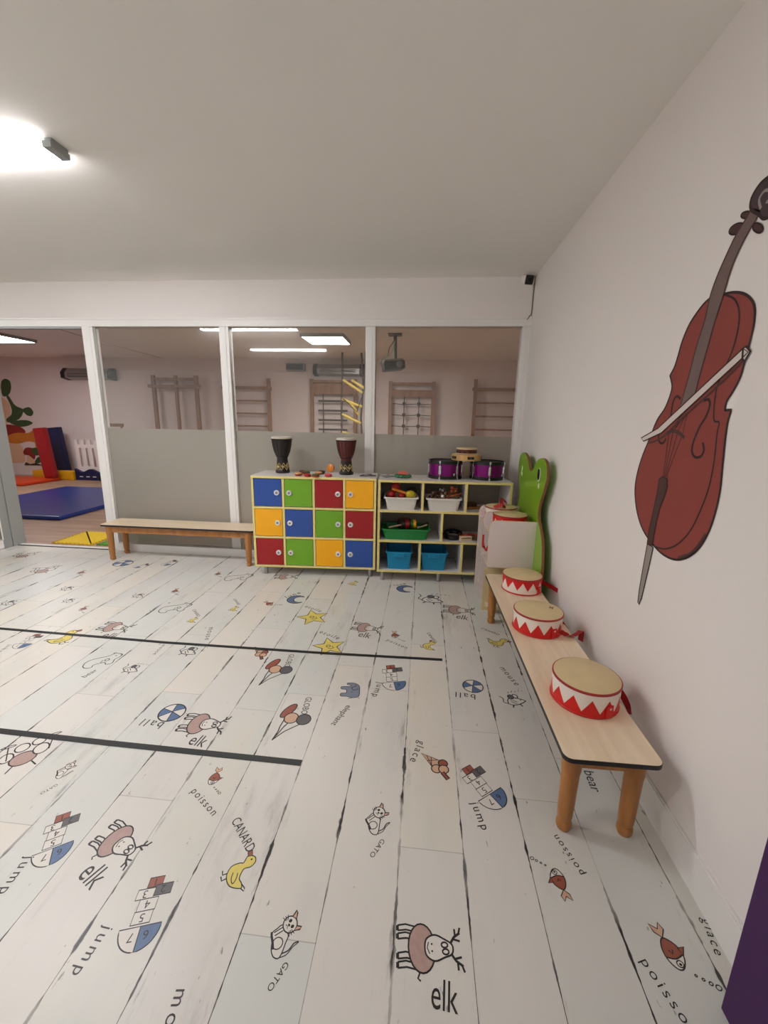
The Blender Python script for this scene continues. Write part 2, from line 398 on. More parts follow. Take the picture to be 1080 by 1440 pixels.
def d_balloon():
    o = []
    for c, x, y, rx, ry, r in (('brown', -.35, .75, .2, .5, -.3), ('tan', -.05, .35, .3, .32, 0), ('grey', .5, .4, .3, .32, 0)):
        e = ell(x, y, rx, ry, 16, rot=r); o += [('f', c, e), ('c', e, .05)]
    for x, y in ((-.3, .25), (-.05, .03), (.45, .08)): o.append(('l', spline([(x, y), (x*.6-.1, -.25), (-.15+x*.3, -.5), (-.25, -1.0)], 4), .05))
    return o
def d_eleph():
    b = spline([(-.9, .3), (-.75, .75), (0, .8), (.6, .75), (.95, .4), (1.0, -.2), (.8, -.25), (.7, .1), (.55, -.1), (.5, -.7), (.2, -.7), (.1, -.3), (-.3, -.3), (-.35, -.7), (-.7, -.7), (-.75, -.2)], 3, True)
    return [('f', 'ebl', b), ('c', b, .06), ('l', spline([(.2, .7), (.05, .3), (.4, .15), (.5, .5)], 4), .06), ('f', 'ink', ell(.68, .45, .06, .06, 6)), ('l', [(-.9, .3), (-1.0, -.1)], .06), ('l', [(-.1, .2), (-.3, .1)], .04)]
def d_ball():
    o = [('f', 'white', ell(0, 0, .95, .95))]
    for a in (.3, 2.4, 4.5):
        o.append(('f', 'blue', [(0, .1)]+ell(0, 0, .95, .95, 8, a, a+1.05)))
    o += [('c', ell(0, 0, .95, .95), .1)]
    for a in (.3, 1.35, 2.4, 3.45, 4.5, 5.55): o.append(('l', [(0, .1), (.95*math.cos(a), .95*math.sin(a))], .06))
    return o
def d_ice():
    c = [(0, -1), (.32, .05), (-.32, .05)]
    o = [('f', 'tan', c), ('c', c, .06), ('l', [(-.16, -.45), (.24, -.1)], .04), ('l', [(.16, -.45), (-.24, -.1)], .04), ('l', [(-.08, -.7), (.28, -.02)], .04)]
    for col, x, y, r in (('brown', -.28, .25, .24), ('tan', .24, .22, .26), ('tan', 0, .5, .26)):
        o += [('f', col, ell(x, y, r, r, 14)), ('c', ell(x, y, r, r, 14), .06)]
    w = [(.12, .6), (.3, .56), (.42, 1.0), (.24, 1.05)]
    return o+[('f', 'brown', w), ('c', w, .07)]
def d_bear():
    b = spline([(-.95, -.2), (-.8, .25), (-.3, .4), (.2, .42), (.5, .6), (.75, .5), (.95, .3), (.8, .05), (.6, -.1), (.5, -.5), (.2, -.5), (.1, -.25), (-.4, -.3), (-.5, -.55), (-.8, -.5)], 3, True)
    return [('c', b, .05), ('f', 'ink', ell(.62, .3, .05, .05, 6)), ('f', 'ink', ell(.9, .28, .06, .05, 6)), ('l', [(.5, .55), (.45, .7), (.6, .68)], .05), ('l', [(-.1, -.2), (0, .05)], .04), ('c', ell(.2, .0, .12, .12, 8), .05)]
def d_mouse():
    b = spline([(-.6, -.3), (-.45, .2), (0, .3), (.4, .15), (.75, -.15), (.3, -.4), (-.2, -.5)], 3, True)
    o = [('f', 'white', b), ('c', b, .08), ('c', ell(.2, .45, .2, .24, 10), .08), ('f', 'grey', ell(-.15, .42, .22, .25, 10)), ('c', ell(-.15, .42, .22, .25, 10), .08), ('f', 'ink', ell(.45, 0, .06, .06, 6)), ('f', 'ink', ell(.76, -.15, .07, .07, 6)),
         ('l', spline([(-.6, -.3), (-.9, -.1), (-.8, .3), (-1.0, .6)], 4), .07), ('l', [(-.3, -.48), (-.45, -.75)], .1), ('l', [(.2, -.42), (.3, -.7)], .1), ('l', [(-.3, .1), (.1, -.2)], .06), ('l', [(-.35, -.1), (0, -.4)], .06)]
    for i in range(5): o.append(('l', [(-.2+.3*i, .85+.05*i), (-.05+.28*i, 1.0+.1*(i % 2))], .05))
    return o
def d_drums():
    o = []
    for c, x, y, rx, ry in (('pink', -.1, -.25, .5, .42), ('white', -.75, .1, .26, .3), ('white', .5, .1, .3, .35), ('white', -.25, .55, .28, .28), ('white', .35, .7, .26, .24)):
        e = ell(x, y, rx, ry, 16); o += [('f', c, e), ('c', e, .06)]
    for x in (-.9, 1.0): o += [('l', [(x*.8, -.1), (x*.9, .9)], .05), ('c', ell(x*.9, .9, .28, .07, 12), .05)]
    return o+[('l', [(-.4, -.6), (-.6, -.95)], .06), ('l', [(.25, -.6), (.45, -.95)], .06)]
def glyph_mesh(txt):
    cu = bpy.data.curves.new('t', 'FONT'); cu.body = txt; cu.resolution_u = 3
    cu.space_character = 1.3 if txt in ('jump','poisson','mouse','glace','ball','etoile','lune') else 1.0; cu.align_x = 'CENTER'; cu.align_y = 'CENTER'
    o = bpy.data.objects.new('t', cu); COL.objects.link(o)
    dg = bpy.context.evaluated_depsgraph_get(); me = bpy.data.meshes.new_from_object(o.evaluated_get(dg))
    vs = [v.co.copy() for v in me.vertices]; fs = [tuple(p.vertices) for p in me.polygons]
    bpy.data.objects.remove(o); bpy.data.curves.remove(cu); bpy.data.meshes.remove(me)
    if vs:
        x0 = min(v.x for v in vs); x1 = max(v.x for v in vs); y0 = min(v.y for v in vs); y1 = max(v.y for v in vs)
        for v in vs: v.x -= (x0+x1)/2; v.y -= (y0+y1)/2
        return vs, fs, x1-x0, y1-y0
    return vs, fs, 1, 1
GC = {}
def glyph(t):
    if t not in GC: GC[t] = glyph_mesh(t)
    return GC[t]
def stamp(draw, px, py, ux, uy, k=1.0, flip=False):
    """put a drawing on the floor: centre at pixel (px,py), its top ux,uy pixels further"""
    c = at(px, py, 'z', 0); t = at(px+ux, py+uy, 'z', 0); up = (t-c)*k; rt = Vector((up.y, -up.x, 0))*(-1 if flip else 1)
    if draw is d_hop: up *= 1.14; rt *= 1.14
    lay = 0
    def P(p, z): return c+rt*p[0]+up*p[1]+Vector((0, 0, z))
    for e in draw():
        lay += 1; z = .00025+.00001*lay
        if e[0] == 'f':
            fl.add([P(p, z) for p in e[2]], [tuple(range(len(e[2])))], INK if e[1] == 'ink' else PR[e[1]])
        elif e[0] in 'lc':
            for q in ribbon2d(e[1], e[2], e[0] == 'c'): fl.add([P(p, z) for p in q], [(0, 1, 2, 3)], INK)
        else:
            vs, fs, w, h = glyph(e[1]); s = e[3]/h
            fl.add([P((e[2][0]-v.x*s, e[2][1]-v.y*s), z) for v in vs], fs, INK)
def word(txt, x0, y0, x1, y1, asp=None):
    """a printed word: centre of first letter at pixel 0, of last letter at pixel 1"""
    a = at(x0, y0, 'z', 0); b = at(x1, y1, 'z', 0); d = b-a; n = len(txt)
    Ld = d.length*n/(n-1); d.normalize(); up = Vector((-d.y, d.x, 0)); c = (a+b)/2
    vs, fs, w, h = glyph(txt); s = Ld/w; sy = s*(asp or 1)
    fl.add([c+d*v.x*s+up*v.y*sy+Vector((0, 0, .0006)) for v in vs], fs, INK)
for a in [(d_elk, 603, 1333, 45, 2), (d_elk, 168, 1186, 25, 17), (d_elk, 286, 1018, 31, 2), (d_elk, 516, 883, 20, 3), (d_elk, 645, 858, 22, 2), (d_elk, 163, 882, 20, 2), (d_elk, 403, 811, 16, 0),
          (d_cat, 403, 1313, 19, -12), (d_cat, 532, 1151, 13, -9), (d_cat, 94, 1082, 13, -6),
          (d_duck, 335, 1230, 27, -9, 1, True), (d_duck, 271, 873, 9, -2, 1, True), (d_duck, 329, 857, 8, -2, 1, True), (d_duck, 86, 898, 2, -9), (d_duck, 603, 909, 12, -2, 1, True), (d_duck, 497, 821, 8, -1, 1, True), (d_duck, 698, 903, 4, -7),
          (d_fish, 302, 1093, 16, 1), (d_fish, 787, 1240, -22, 2), (d_fish, 942, 1335, 27, -4), (d_fish, 555, 893, 11, 0), (d_fish, 246, 831, 9, 0), (d_fish, 114, 805, 9, 0), (d_fish, 117, 856, 9, 0), (d_fish, 306, 807, 8, 0), (d_fish, 378, 849, 9, -3),
          (d_hop, 203, 1290, 15, -50), (d_hop, 78, 1184, 8, -34), (d_hop, 553, 955, -5, -17), (d_hop, 683, 1110, -26, -27), (d_hop, 37, 903, 14, -10), (d_hop, 197, 796, 10, -3), (d_hop, 237, 792, 8, -4),
          (d_star, 463, 909, -3, -12), (d_star, 440, 868, -3, -10), (d_moon, 417, 843, 3, -6), (d_moon, 570, 828, 3, -5),
          (d_balloon, 406, 1018, 14, -22), (d_balloon, 384, 947, 12, -16), (d_eleph, 492, 971, 17, 0, 1, True), (d_ball, 242, 1002, 4, -12), (d_ball, 665, 965, -2, -9), (d_ball, 173, 792, 2, -4),
          (d_ice, 613, 1074, 22, 16), (d_ice, 366, 917, 8, 8), (d_bear, 247, 855, 4, -9), (d_bear, 145, 929, 4, -12), (d_bear, 336, 812, 3, -7),
          (d_mouse, 185, 941, 12, -8), (d_mouse, 266, 916, 12, -8), (d_mouse, 724, 985, -8, -12), (d_mouse, 95, 828, 10, -4), (d_mouse, 97, 845, 9, -4), (d_mouse, 607, 843, 4, -8), (d_mouse, 195, 838, 8, -4), (d_mouse, 13, 848, 12, -5),
          (d_drums, 38, 1060, 6, -20), (d_drums, 62, 802, 5, -5), (d_drums, 35, 781, 6, -4)]:
    stamp(*a)
for a in [('elk', 613, 1397, 638, 1403, 1.5), ('GATO', 401, 1359, 381, 1388, .9), ('GATO', 537, 1184, 524, 1202, .9), ('GATO', 78, 1105, 60, 1115, .9), ('CANARD', 333, 1155, 352, 1192, 1.3),
          ('poisson', 273, 1114, 299, 1143), ('jump', 36, 1210, 6, 1250), ('jump', 146, 1310, 110, 1362), ('elk', 127, 1223, 139, 1236, 1.4), ('mouse', 250, 1403, 214, 1510), ('elk', 273, 1040, 287, 1043, 1.4),
          ('ball', 224, 1020, 203, 1016), ('GLOBO', 434, 983, 428, 1002, 1.2), ('GLOBO', 410, 922, 404, 936, 1.2), ('elephant', 489, 994, 469, 1018), ('jump', 533, 962, 527, 977),
          ('etoile', 453, 889, 475, 897), ('etoile', 432, 853, 450, 859), ('elk', 508, 892, 519, 894, 1.4), ('poisson', 546, 901, 570, 911), ('CANARD', 603, 891, 612, 903), ('elk', 645, 867, 656, 869, 1.4),
          ('lune', 404, 839, 419, 834), ('lune', 556, 823, 568, 821), ('glace', 591, 1045, 581, 1068), ('ball', 665, 980, 644, 977), ('CANARD', 679, 884, 700, 892), ('mouse', 707, 941, 725, 961),
          ('jump', 667, 1133, 679, 1162), ('bear', 829, 1088, 838, 1110), ('poisson', 817, 1225, 784, 1178), ('poisson', 908, 1357, 972, 1450), ('glace', 992, 1297, 1008, 1338),
          ('CANARD', 273, 858, 279, 866), ('CANARD', 330, 843, 336, 850), ('mouse', 296, 884, 291, 898), ('mouse', 229, 908, 218, 919), ('bear', 119, 951, 133, 943), ('elk', 150, 893, 161, 895, 1.3), ('jump', 12, 908, 0, 916)]:
    word(*a)
struct(fl, 'floor')

# play room floor, shared ceiling, walls
m_lam = wood('brown_laminate', (150, 120, 98), (176, 146, 122), .45, 'X', fine=10)
f2 = MB(); f2.add([(FXL, 0, -.001), (FXR, 0, -.001), (FXR, YF, -.001), (FXL, YF, -.001)], [(0, 1, 2, 3)], m_lam); struct(f2, 'floor.001')
b = MB(); b.box(FXL-.1, FXR+.1, YB-.1, YF+.1, HC, HC+.1, m_ceil); struct(b, 'ceiling')
b = MB(); b.box(0, .1, YB, -.0, 0, HC, m_wall); struct(b, 'wall_right')
b = MB(); b.box(XL-.1, XL, YB, 0, 0, HC, m_wall); struct(b, 'wall_left')
b = MB(); b.box(FXL, FXR, YF, YF+.1, 0, HC, m_wall2); struct(b, 'wall_far')
b = MB(); b.box(FXL-.1, FXL, .1, YF, 0, HC, m_wall2); struct(b, 'wall_far_left')
b = MB(); b.box(FXR, FXR+.1, .1, YF, 0, HC, m_wall2); struct(b, 'wall_far_right')
b = MB(); b.box(XL-.1, .1, 0, .1, 2.378, HC, m_wall)                       # header over the partition
b.box(FXL, -5.56, 0, .1, 0, HC, m_wall); b.box(.0, FXR, .0, .1, 0, HC, m_wall); struct(b, 'wall_back')
b = MB(); b.box(-.013, 0, YB, -.02, 0, .128, m_white); b.box(-.009, 0, YB, -.02, .128, .135, m_white); struct(b, 'baseboard_right')
b = MB(); b.tube([(-6.40, 1.7, HC-.002), (-6.6, 2.9, HC-.002), (-6.75, YF, HC-.002)], .006, m_alu); struct(b, 'trim_1')

# ------------------------------------------------------------------ glass partition
def glass_material():
    m = bpy.data.materials.new('dusty_glass'); m.use_nodes = True; nt = m.node_tree; N = nt.nodes; L = nt.links
    N.remove(N['Principled BSDF']); out = N['Material Output']
    tr = N.new('ShaderNodeBsdfTransparent'); tr.inputs[0].default_value = (.93, .93, .9, 1)
    gl = N.new('ShaderNodeBsdfGlossy'); gl.inputs['Roughness'].default_value = .015
    gh = N.new('ShaderNodeBsdfGlossy'); gh.inputs['Roughness'].default_value = .16
    df = N.new('ShaderNodeBsdfDiffuse'); df.inputs[0].default_value = (.6, .59, .56, 1)
    lw = N.new('ShaderNodeFresnel'); lw.inputs[0].default_value = 1.5
    m1 = N.new('ShaderNodeMixShader'); m1.inputs[0].default_value = .025; L.new(tr.outputs[0], m1.inputs[1]); L.new(df.outputs[0], m1.inputs[2])
    m2 = N.new('ShaderNodeMixShader'); L.new(lw.outputs[0], m2.inputs[0]); L.new(m1.outputs[0], m2.inputs[1]); L.new(gl.outputs[0], m2.inputs[2])
    m3 = N.new('ShaderNodeMixShader'); m3.inputs[0].default_value = .012; L.new(m2.outputs[0], m3.inputs[1]); L.new(gh.outputs[0], m3.inputs[2])
    L.new(m3.outputs[0], out.inputs[0]); return m
def frost_material():
    m = bpy.data.materials.new('frosted_film'); m.use_nodes = True; nt = m.node_tree; N = nt.nodes; L = nt.links
    N.remove(N['Principled BSDF']); out = N['Material Output']
    tr = N.new('ShaderNodeBsdfTransparent'); tr.inputs[0].default_value = (.9, .93, .88, 1)
    df = N.new('ShaderNodeBsdfDiffuse'); df.inputs[0].default_value = (*lin((184, 180, 170)), 1)
    tl = N.new('ShaderNodeBsdfTranslucent'); tl.inputs[0].default_value = (*lin((206, 202, 190)), 1)
    gl = N.new('ShaderNodeBsdfGlossy'); gl.inputs['Roughness'].default_value = .12
    m1 = N.new('ShaderNodeMixShader'); m1.inputs[0].default_value = .45; L.new(df.outputs[0], m1.inputs[1]); L.new(tl.outputs[0], m1.inputs[2])
    m2 = N.new('ShaderNodeMixShader'); m2.inputs[0].default_value = .10; L.new(m1.outputs[0], m2.inputs[1]); L.new(tr.outputs[0], m2.inputs[2])
    m3 = N.new('ShaderNodeMixShader'); m3.inputs[0].default_value = .03; L.new(m2.outputs[0], m3.inputs[1]); L.new(gl.outputs[0], m3.inputs[2])
    L.new(m3.outputs[0], out.inputs[0]); return m
m_glass = glass_material(); m_frost = frost_material()
MULL = [(-4.33, -4.215), (-2.917, -2.82), (-1.494, -1.40), (-.076, 0)]
n = 2
for a, c in MULL:
    b = MB(); b.box(a, c, -.012, .07, 0, 2.30, m_white, bev=.004)
    b.box(a+.03, c-.03, -.016, -.012, .07, 2.30, m_white)
    struct(b, 'trim_%d' % n); n += 1
b = MB(); b.box(-5.56, 0, -.012, .09, 2.301, 2.378, m_white); b.box(-5.56, 0, -.02, -.012, 2.362, 2.378, m_white)
b.box(-4.215, 0, -.018, -.012, 2.301, 2.318, m_white); struct(b, 'trim_%d' % n); n += 1        # top rail
b = MB(); b.box(-4.215, -.076, -.045, .09, .0, .085, m_white, bev=.006); struct(b, 'trim_%d' % n); n += 1   # sill under the glass
b = MB(); b.box(-5.56, -5.425, -.07, .075, 0, 2.30, m_alu, bev=.006); struct(b, 'trim_%d' % n); n += 1        # grey door jamb
b = MB(); b.box(-5.42, -4.33, -.02, .03, 0, .008, m_white); b.box(-5.42, -4.33, -.035, -.02, 0, .006, m_black); struct(b, 'trim_%d' % n); n += 1  # threshold
b = MB(); b.box(-5.42, -4.33, -.005, .05, 2.283, 2.30, m_alu); struct(b, 'trim_%d' % n); n += 1
for i, (a, c) in enumerate(((-4.215, -2.917), (-2.82, -1.494), (-1.40, -.076))):
    b = MB(); b.box(a, c, .028, .034, .085, 2.301, m_glass); w = struct(b, 'window_%d' % (i+1))
    b = MB(); b.add([(a+.004, .024, .085), (c-.004, .024, .085), (c-.004, .024, 1.322), (a+.004, .024, 1.322)], [(0, 1, 2, 3)], m_frost); b.build('frosted_film', w)
# the door leaf stands open into the room along x = -5.43
b = MB(); dx0, dx1 = -5.475, -5.435
for y0, y1, z0, z1 in ((-.17, -.075, .01, 2.27), (-1.14, -1.045, .01, 2.27), (-1.045, -.17, .01, .11), (-1.045, -.17, 2.17, 2.27)):
    b.box(dx0, dx1, y0, y1, z0, z1, m_white if z0 == .01 and y1-y0 > .5 or y0 == -1.14 else m_alu)
b.box(dx1, dx1+.006, -.178, -.166, .1, 2.2, m_white)
b.box(dx0, dx1, -1.045, -.17, .1, .112, m_white)
door = struct(b, 'door_1')
b = MB(); b.box(-5.458, -5.452, -1.045, -.17, .112, 2.17, m_glass); b.build('door_glass', door)
b = MB(); b.add([(-5.450, -1.04, .115), (-5.450, -.175, .115), (-5.450, -.175, 1.322), (-5.450, -1.04, 1.322)], [(0, 1, 2, 3)], m_frost); b.build('frosted_film', door)
b = MB(); b.tube([(-5.435, -1.09, 1.0), (-5.40, -1.09, 1.0), (-5.40, -.98, 1.0)], .009, m_steel); b.build('door_handle', door)

# ------------------------------------------------------------------ ceiling lamps
m_bat = emit('batten_diffuser', (1.0, .985, 1.0), BATTEN_POWER); m_pan = emit('panel_diffuser', (1.0, .98, .97), PANEL_POWER); m_pan2 = emit('dimmer_panel_diffuser', (1.0, .98, .97), PANEL_POWER*.5)
m_bside = emit('batten_side_lens', (1.0, .985, 1.0), BATTEN_SIDE)
m_bat2 = emit('batten_diffuser_dimmer', (1.0, .985, 1.0), BATTEN_POWER*.5)
def batten(x0, y, label, m_bat=m_bat):
    t = thing('ceiling_batten', label, 'ceiling light', (x0, y, HC), 0, 'ceiling battens')
    b = MB(); b.box(-1.5, 0, -.048, .048, -.014, 0, m_alu); b.build('housing', t)
    b = MB(); b.box(-1.455, -.045, -.05, .05, -.038, -.034, m_bat); b.build('diffuser', t)
    b = MB(); b.prism([(-.056, -.0145), (-.05, -.034), (.05, -.034), (.056, -.0145)], 1.41, m_bside, frame=lambda u, v, w: (-1.455+w, u, v)); b.build('side_lens', t)
    for xx in (-1.5, -.045):
        b = MB(); b.prism([(-.056, -.0142), (-.054, -.04), (.054, -.04), (.056, -.0142)], .045, m_alu, frame=lambda u, v, w: (xx+w, u, v)); b.build('end_cap', t)
    return t
batten(-2.70, -1.94, 'white ceiling batten light glowing at upper left over the room')
batten(-2.70, -3.7, 'second white batten on ceiling, behind the upper left one', m_bat2)
batten(-5.95, -1.94, 'white batten on ceiling further left, in line with the upper left one')
batten(-7.4, -3.7, 'added unseen batten on ceiling near the left wall, in line with the second one', m_bat2)  # added batten out of view, throws more light onto the right wall
def panel(x0, x1, y0, y1, label, m_pan=m_pan):
    t = thing('ceiling_panel_light', label, 'ceiling light', ((x0+x1)/2, (y0+y1)/2, HC), 0, 'ceiling panels of the play room')
    w, d = (x1-x0)/2, (y1-y0)/2
    b = MB()
    for q in ((-w, w, -d, -d+.02), (-w, w, d-.02, d), (-w, -w+.02, -d+.02, d-.02), (w-.02, w, -d+.02, d-.02)): b.box(*q, -.05, 0, m_alu)
    b.build('frame', t)
    b = MB(); b.box(-w+.02, w-.02, -d+.02, d-.02, -.046, -.03, m_pan); b.build('diffuser', t)
panel(-2.83, -2.17, 2.38, 3.06, 'square glowing ceiling panel seen through the middle glass pane')
panel(-2.83, -2.17, .55, 1.2, 'added unseen panel light in the play room near the partition, middle')  # added panel, hidden by the header, brightens the play room and frosted film
panel(-8.9, -7.72, 2.3, 3.0, 'glowing ceiling panel in the play room above the doorway view', m_pan2)

# ------------------------------------------------------------------ tape on the floor
def tape(pts, w, label):
    b = MB(); top = []
    P = [Vector((x, y, 0)) for x, y in pts]
    for q in ribbon2d([(p.x, p.y) for p in P], w):
        b.add([(v.x, v.y, .001) for v in q], [(0, 1, 2, 3)], m_tape)
    tag(b.build('floor_tape'), label, 'tape', 'tape lines on the floor')
tape([(-5.0, -1.69), (-3.77, -1.739), (-2.55, -1.765), (-1.5, -1.757), (-.747, -1.737)], .028, 'thin black tape line across floor, further from viewer, ending past yellow star')
tape([(-4.4, -2.555), (-2.833, -2.595), (-2.257, -2.605), (-1.387, -2.612)], .032, 'thicker black tape line across floor, nearer viewer')

# ------------------------------------------------------------------ benches
def bench(label, loc, rz, Ln, Wd, H, top_m, lx=None, ex=.07, ey=.055):
    """long side along local x"""
    t = thing('bench', label, 'bench', loc, rz, 'low wooden benches')
    r = .03
    pts = []
    for cx, cy, a0 in ((Ln/2-r, Wd/2-r, 0), (-Ln/2+r, Wd/2-r, PI/2), (-Ln/2+r, -Wd/2+r, PI), (Ln/2-r, -Wd/2+r, 1.5*PI)):
        pts += ell(cx, cy, r, r, 5, a0, a0+PI/2)
    b = MB(); b.prism(pts, .016, m_black, side=m_black, frame=lambda u, v, w: (u, v, H-.017+w))
    b.add([(u*.9985, v*.994, H) for u, v in pts], [tuple(range(len(pts)))], top_m)
    part(b.build('bench_top', t), 'pale wood laminate top with black edge')
    ax, ay = Ln/2-ex, Wd/2-ey
    b = MB(); h0, h1 = H-.085, H-.017
    b.box(-ax, ax, -ay-.011, -ay+.011, h0, h1, m_leg); b.box(-ax, ax, ay-.011, ay+.011, h0, h1, m_leg)
    b.box(-ax-.011, -ax+.011, -ay, ay, h0, h1, m_leg); b.box(ax-.011, ax+.011, -ay, ay, h0, h1, m_leg)
    b.build('apron', t)
    prof = [(.0, 0), (.022, 0), (.027, .012), (.027, .03), (.0215, .038), (.0215, .043), (.026, .05), (.028, .1), (.031, H-.11), (.034, H-.09), (.034, H-.017)]
    for sx in (-1, 1):
        for sy in (-1, 1):
            b = MB(); b.lathe(prof, m_leg, 20); b.build('leg', t, loc=(sx*ax, sy*ay, 0))
    return t
bench('long low wooden bench along right wall with three drums on it', (-.25, -1.985, 0), PI/2+.012, 1.73, .325, .355, m_topx)
bench('low wooden bench standing in front of the frosted glass partition', (-3.335, -.195, 0), .01, 1.60, .30, .375, m_topx, ex=.075, ey=.045)

# ------------------------------------------------------------------ locker
RZL = math.atan2(.073, 1.131)
lock = thing('locker', 'locker cabinet of twelve coloured doors with yellow edges, under two goblet drums', 'locker', (-2.457, -.512, 0), RZL)
LW, LD, Z0, Z1 = 1.135, .41, .082, .945
b = MB(); tk = .02
b.box(0, tk, 0, LD, Z0, Z1-tk, m_mel, m_edge); b.box(LW-tk, LW, 0, LD, Z0, Z1-tk, m_mel, m_edge)
b.box(tk, LW-tk, .0, LD, Z0, Z0+tk, m_mel, m_edge); b.box(0, LW, -.008, LD, Z1-tk, Z1, m_mel, m_edge)
cw = (LW-tk)/4; rh = (Z1-Z0-tk)/3
for i in (1, 2, 3): b.box(i*cw, i*cw+tk, .001, LD-.01, Z0+tk, Z1-tk, m_mel, m_edge)
for j in (1, 2):
    for i in range(4): b.box(i*cw+tk, (i+1)*cw, .001, LD-.01, Z0+j*rh, Z0+j*rh+tk, m_mel, m_edge)
b.box(tk, LW-tk, LD-.01, LD, Z0+tk, Z1-tk, m_mel); b.build('carcass', lock)
cols = [[(m_red, 'red'), (m_green, 'green'), (m_yel, 'yellow'), (m_blue, 'blue')], [(m_yel, 'yellow'), (m_blue, 'blue'), (m_green, 'green'), (m_red, 'red')], [(m_blue, 'blue'), (m_green, 'green'), (m_red, 'red'), (m_yel, 'yellow')]]
for j in range(3):
    for i in range(4):
        mm, cn = cols[j][i]
        x0, x1 = i*cw+tk+.005, (i+1)*cw-.005; z0, z1 = Z0+j*rh+tk+.005, Z0+(j+1)*rh-.005
        b = MB(); b.box(x0, x1, .0, .016, z0, z1, mm, bev=.0015); d = part(b.build('door', lock), cn+' door')
        kx = x1-.042 if i % 2 == 0 else x0+.042; kz = (z0+z1)/2+(.0 if j else -.005)
        T = Matrix.Translation((kx, 0, kz)) @ Matrix.Rotation(PI/2, 4, 'X')
        b = MB(); b.lathe([(.025, 0), (.025, .006), (.022, .011), (.012, .011), (.012, .008), (0, .008)], m_white, 20, T, mfun=lambda k: m_steel if k >= 3 else m_white)
        b.box(kx-.0015, kx+.0015, -.0095, -.008, kz-.006, kz+.006, m_black)
        b.build('knob', d)
for x, y in ((.09, .05), (LW-.05, .05), (.09, LD-.05), (LW-.05, LD-.05)):
    b = MB(); b.lathe([(.021, 0), (.021, .006), (.018, .008), (.018, Z0)], m_steel, 16); b.build('foot', lock, loc=(x, y, 0))

# ------------------------------------------------------------------ open shelf
RZS = math.atan2(.06, 1.17)
SX, SY = -1.300, -.508
shelf = thing('open_shelf', 'low open shelf unit with yellow edges holding bins of instruments', 'shelf', (SX, SY, 0), RZS)
SW, SD = 1.17, .40
zb, zm1, zm2, zt = .092, .378, .655, .945
b = MB()
b.box(0, tk, 0, SD, zb, zt-tk, m_mel, m_edge); b.box(SW-tk, SW, 0, SD, zb, zt-tk, m_mel, m_edge)
b.box(0, SW, -.008, SD, zt-tk, zt, m_mel, m_edge)
for z in (zb, zm1, zm2): b.box(tk, SW-tk, 0, SD-.01, z, z+tk, m_mel, m_edge)
for x in (.385, .765): b.box(x, x+tk, .001, SD-.01, zm2+tk, zt-tk, m_mel, m_edge)
b.box(.565, .565+tk, .001, SD-.01, zm1+tk, zm2, m_mel, m_edge)
for x in (.378, .755): b.box(x, x+tk, .001, SD-.01, zb+tk, zm1, m_mel, m_edge)
b.build('carcass', shelf)
b = MB(); b.box(tk, SW-tk, SD-.01, SD, zb+tk, zt-tk, mat('shaded_back', (150, 142, 132), .6)); b.build('back_panel', shelf)  # back panel toned grey-brown to carry the shade inside the cells
for x, y in ((.05, .05), (.57, .05), (SW-.05, .05), (.05, SD-.05), (SW-.05, SD-.05)):
    b = MB(); b.lathe([(.021, 0), (.021, .006), (.018, .008), (.018, zb)], m_steel, 16); b.build('foot', shelf, loc=(x, y, 0))
def on_shelf(x, y, z): return Matrix.Translation((SX, SY, 0)) @ Matrix.Rotation(RZS, 4, 'Z') @ Vector((x, y, z))
def rrect(w, d, r, n=4):
    out = []
    for cx, cy, a0 in ((w/2-r, d/2-r, 0), (-w/2+r, d/2-r, PI/2), (-w/2+r, -d/2+r, PI), (w/2-r, -d/2+r, 1.5*PI)): out += ell(cx, cy, r, r, n, a0, a0+PI/2)
    return out
def bin_(name, label, cat, m, x, y, z, w, d, h, taper=.85, r=.03, rim=.012, grip=False, group=None):
    t = thing(name, label, cat, on_shelf(x, y, z), RZS, 'bins in the open shelf')
    lv = [(taper, 0, 0), (1, h-.012, 0), (1, h-.012, rim), (1, h, rim), (1, h, -.003), (taper, .005, -.003)]
    b = MB(); vs = []; n = None
    for s, zz, e in lv:
        p = rrect(w*s+2*e, d*s+2*e, r); n = len(p); vs += [(u, v, zz) for u, v in p]
    fs = [(j*n+i, j*n+(i+1) % n, (j+1)*n+(i+1) % n, (j+1)*n+i) for j in range(len(lv)-1) for i in range(n)]
    b.add(vs, fs, m, False); b.add(vs[:n], [tuple(range(n-1, -1, -1))], m); b.add(vs[-n:], [tuple(range(n))], m)
    b.build('tub', t)
    if grip:
        b = MB(); b.box(-.05, .05, -d/2-.012, -d/2+.0, h-.05, h-.012, m, bev=.004); b.build('grip', t)
    return t
m_binw = mat('white_bin', (226, 222, 214), .4); m_bing = mat('green_bin', (26, 128, 58), .4); m_binb = mat('turquoise_bin', (6, 134, 178), .35)
bin_('storage_bin', 'white plastic bin full of maracas on the top shelf, left', 'bin', m_binw, .205, .13, zm2+tk, .285, .24, .115, .86)
bin_('storage_bin', 'white plastic bin of bell shakers on the top shelf, right', 'bin', m_binw, .585, .13, zm2+tk, .295, .24, .115, .86)
bin_('storage_bin', 'wide green plastic bin with colourful toys on middle shelf', 'bin', m_bing, .255, .145, zm1+tk, .42, .26, .10, .9, .04)
bin_('storage_bin', 'turquoise bin on bottom shelf, left compartment', 'bin', m_binb, .2, .16, zb+tk, .225, .28, .17, .88, .015, .008, True)
bin_('storage_bin', 'turquoise bin on bottom shelf, middle compartment', 'bin', m_binb, .52, .16, zb+tk, .235, .28, .17, .88, .015, .008, True)
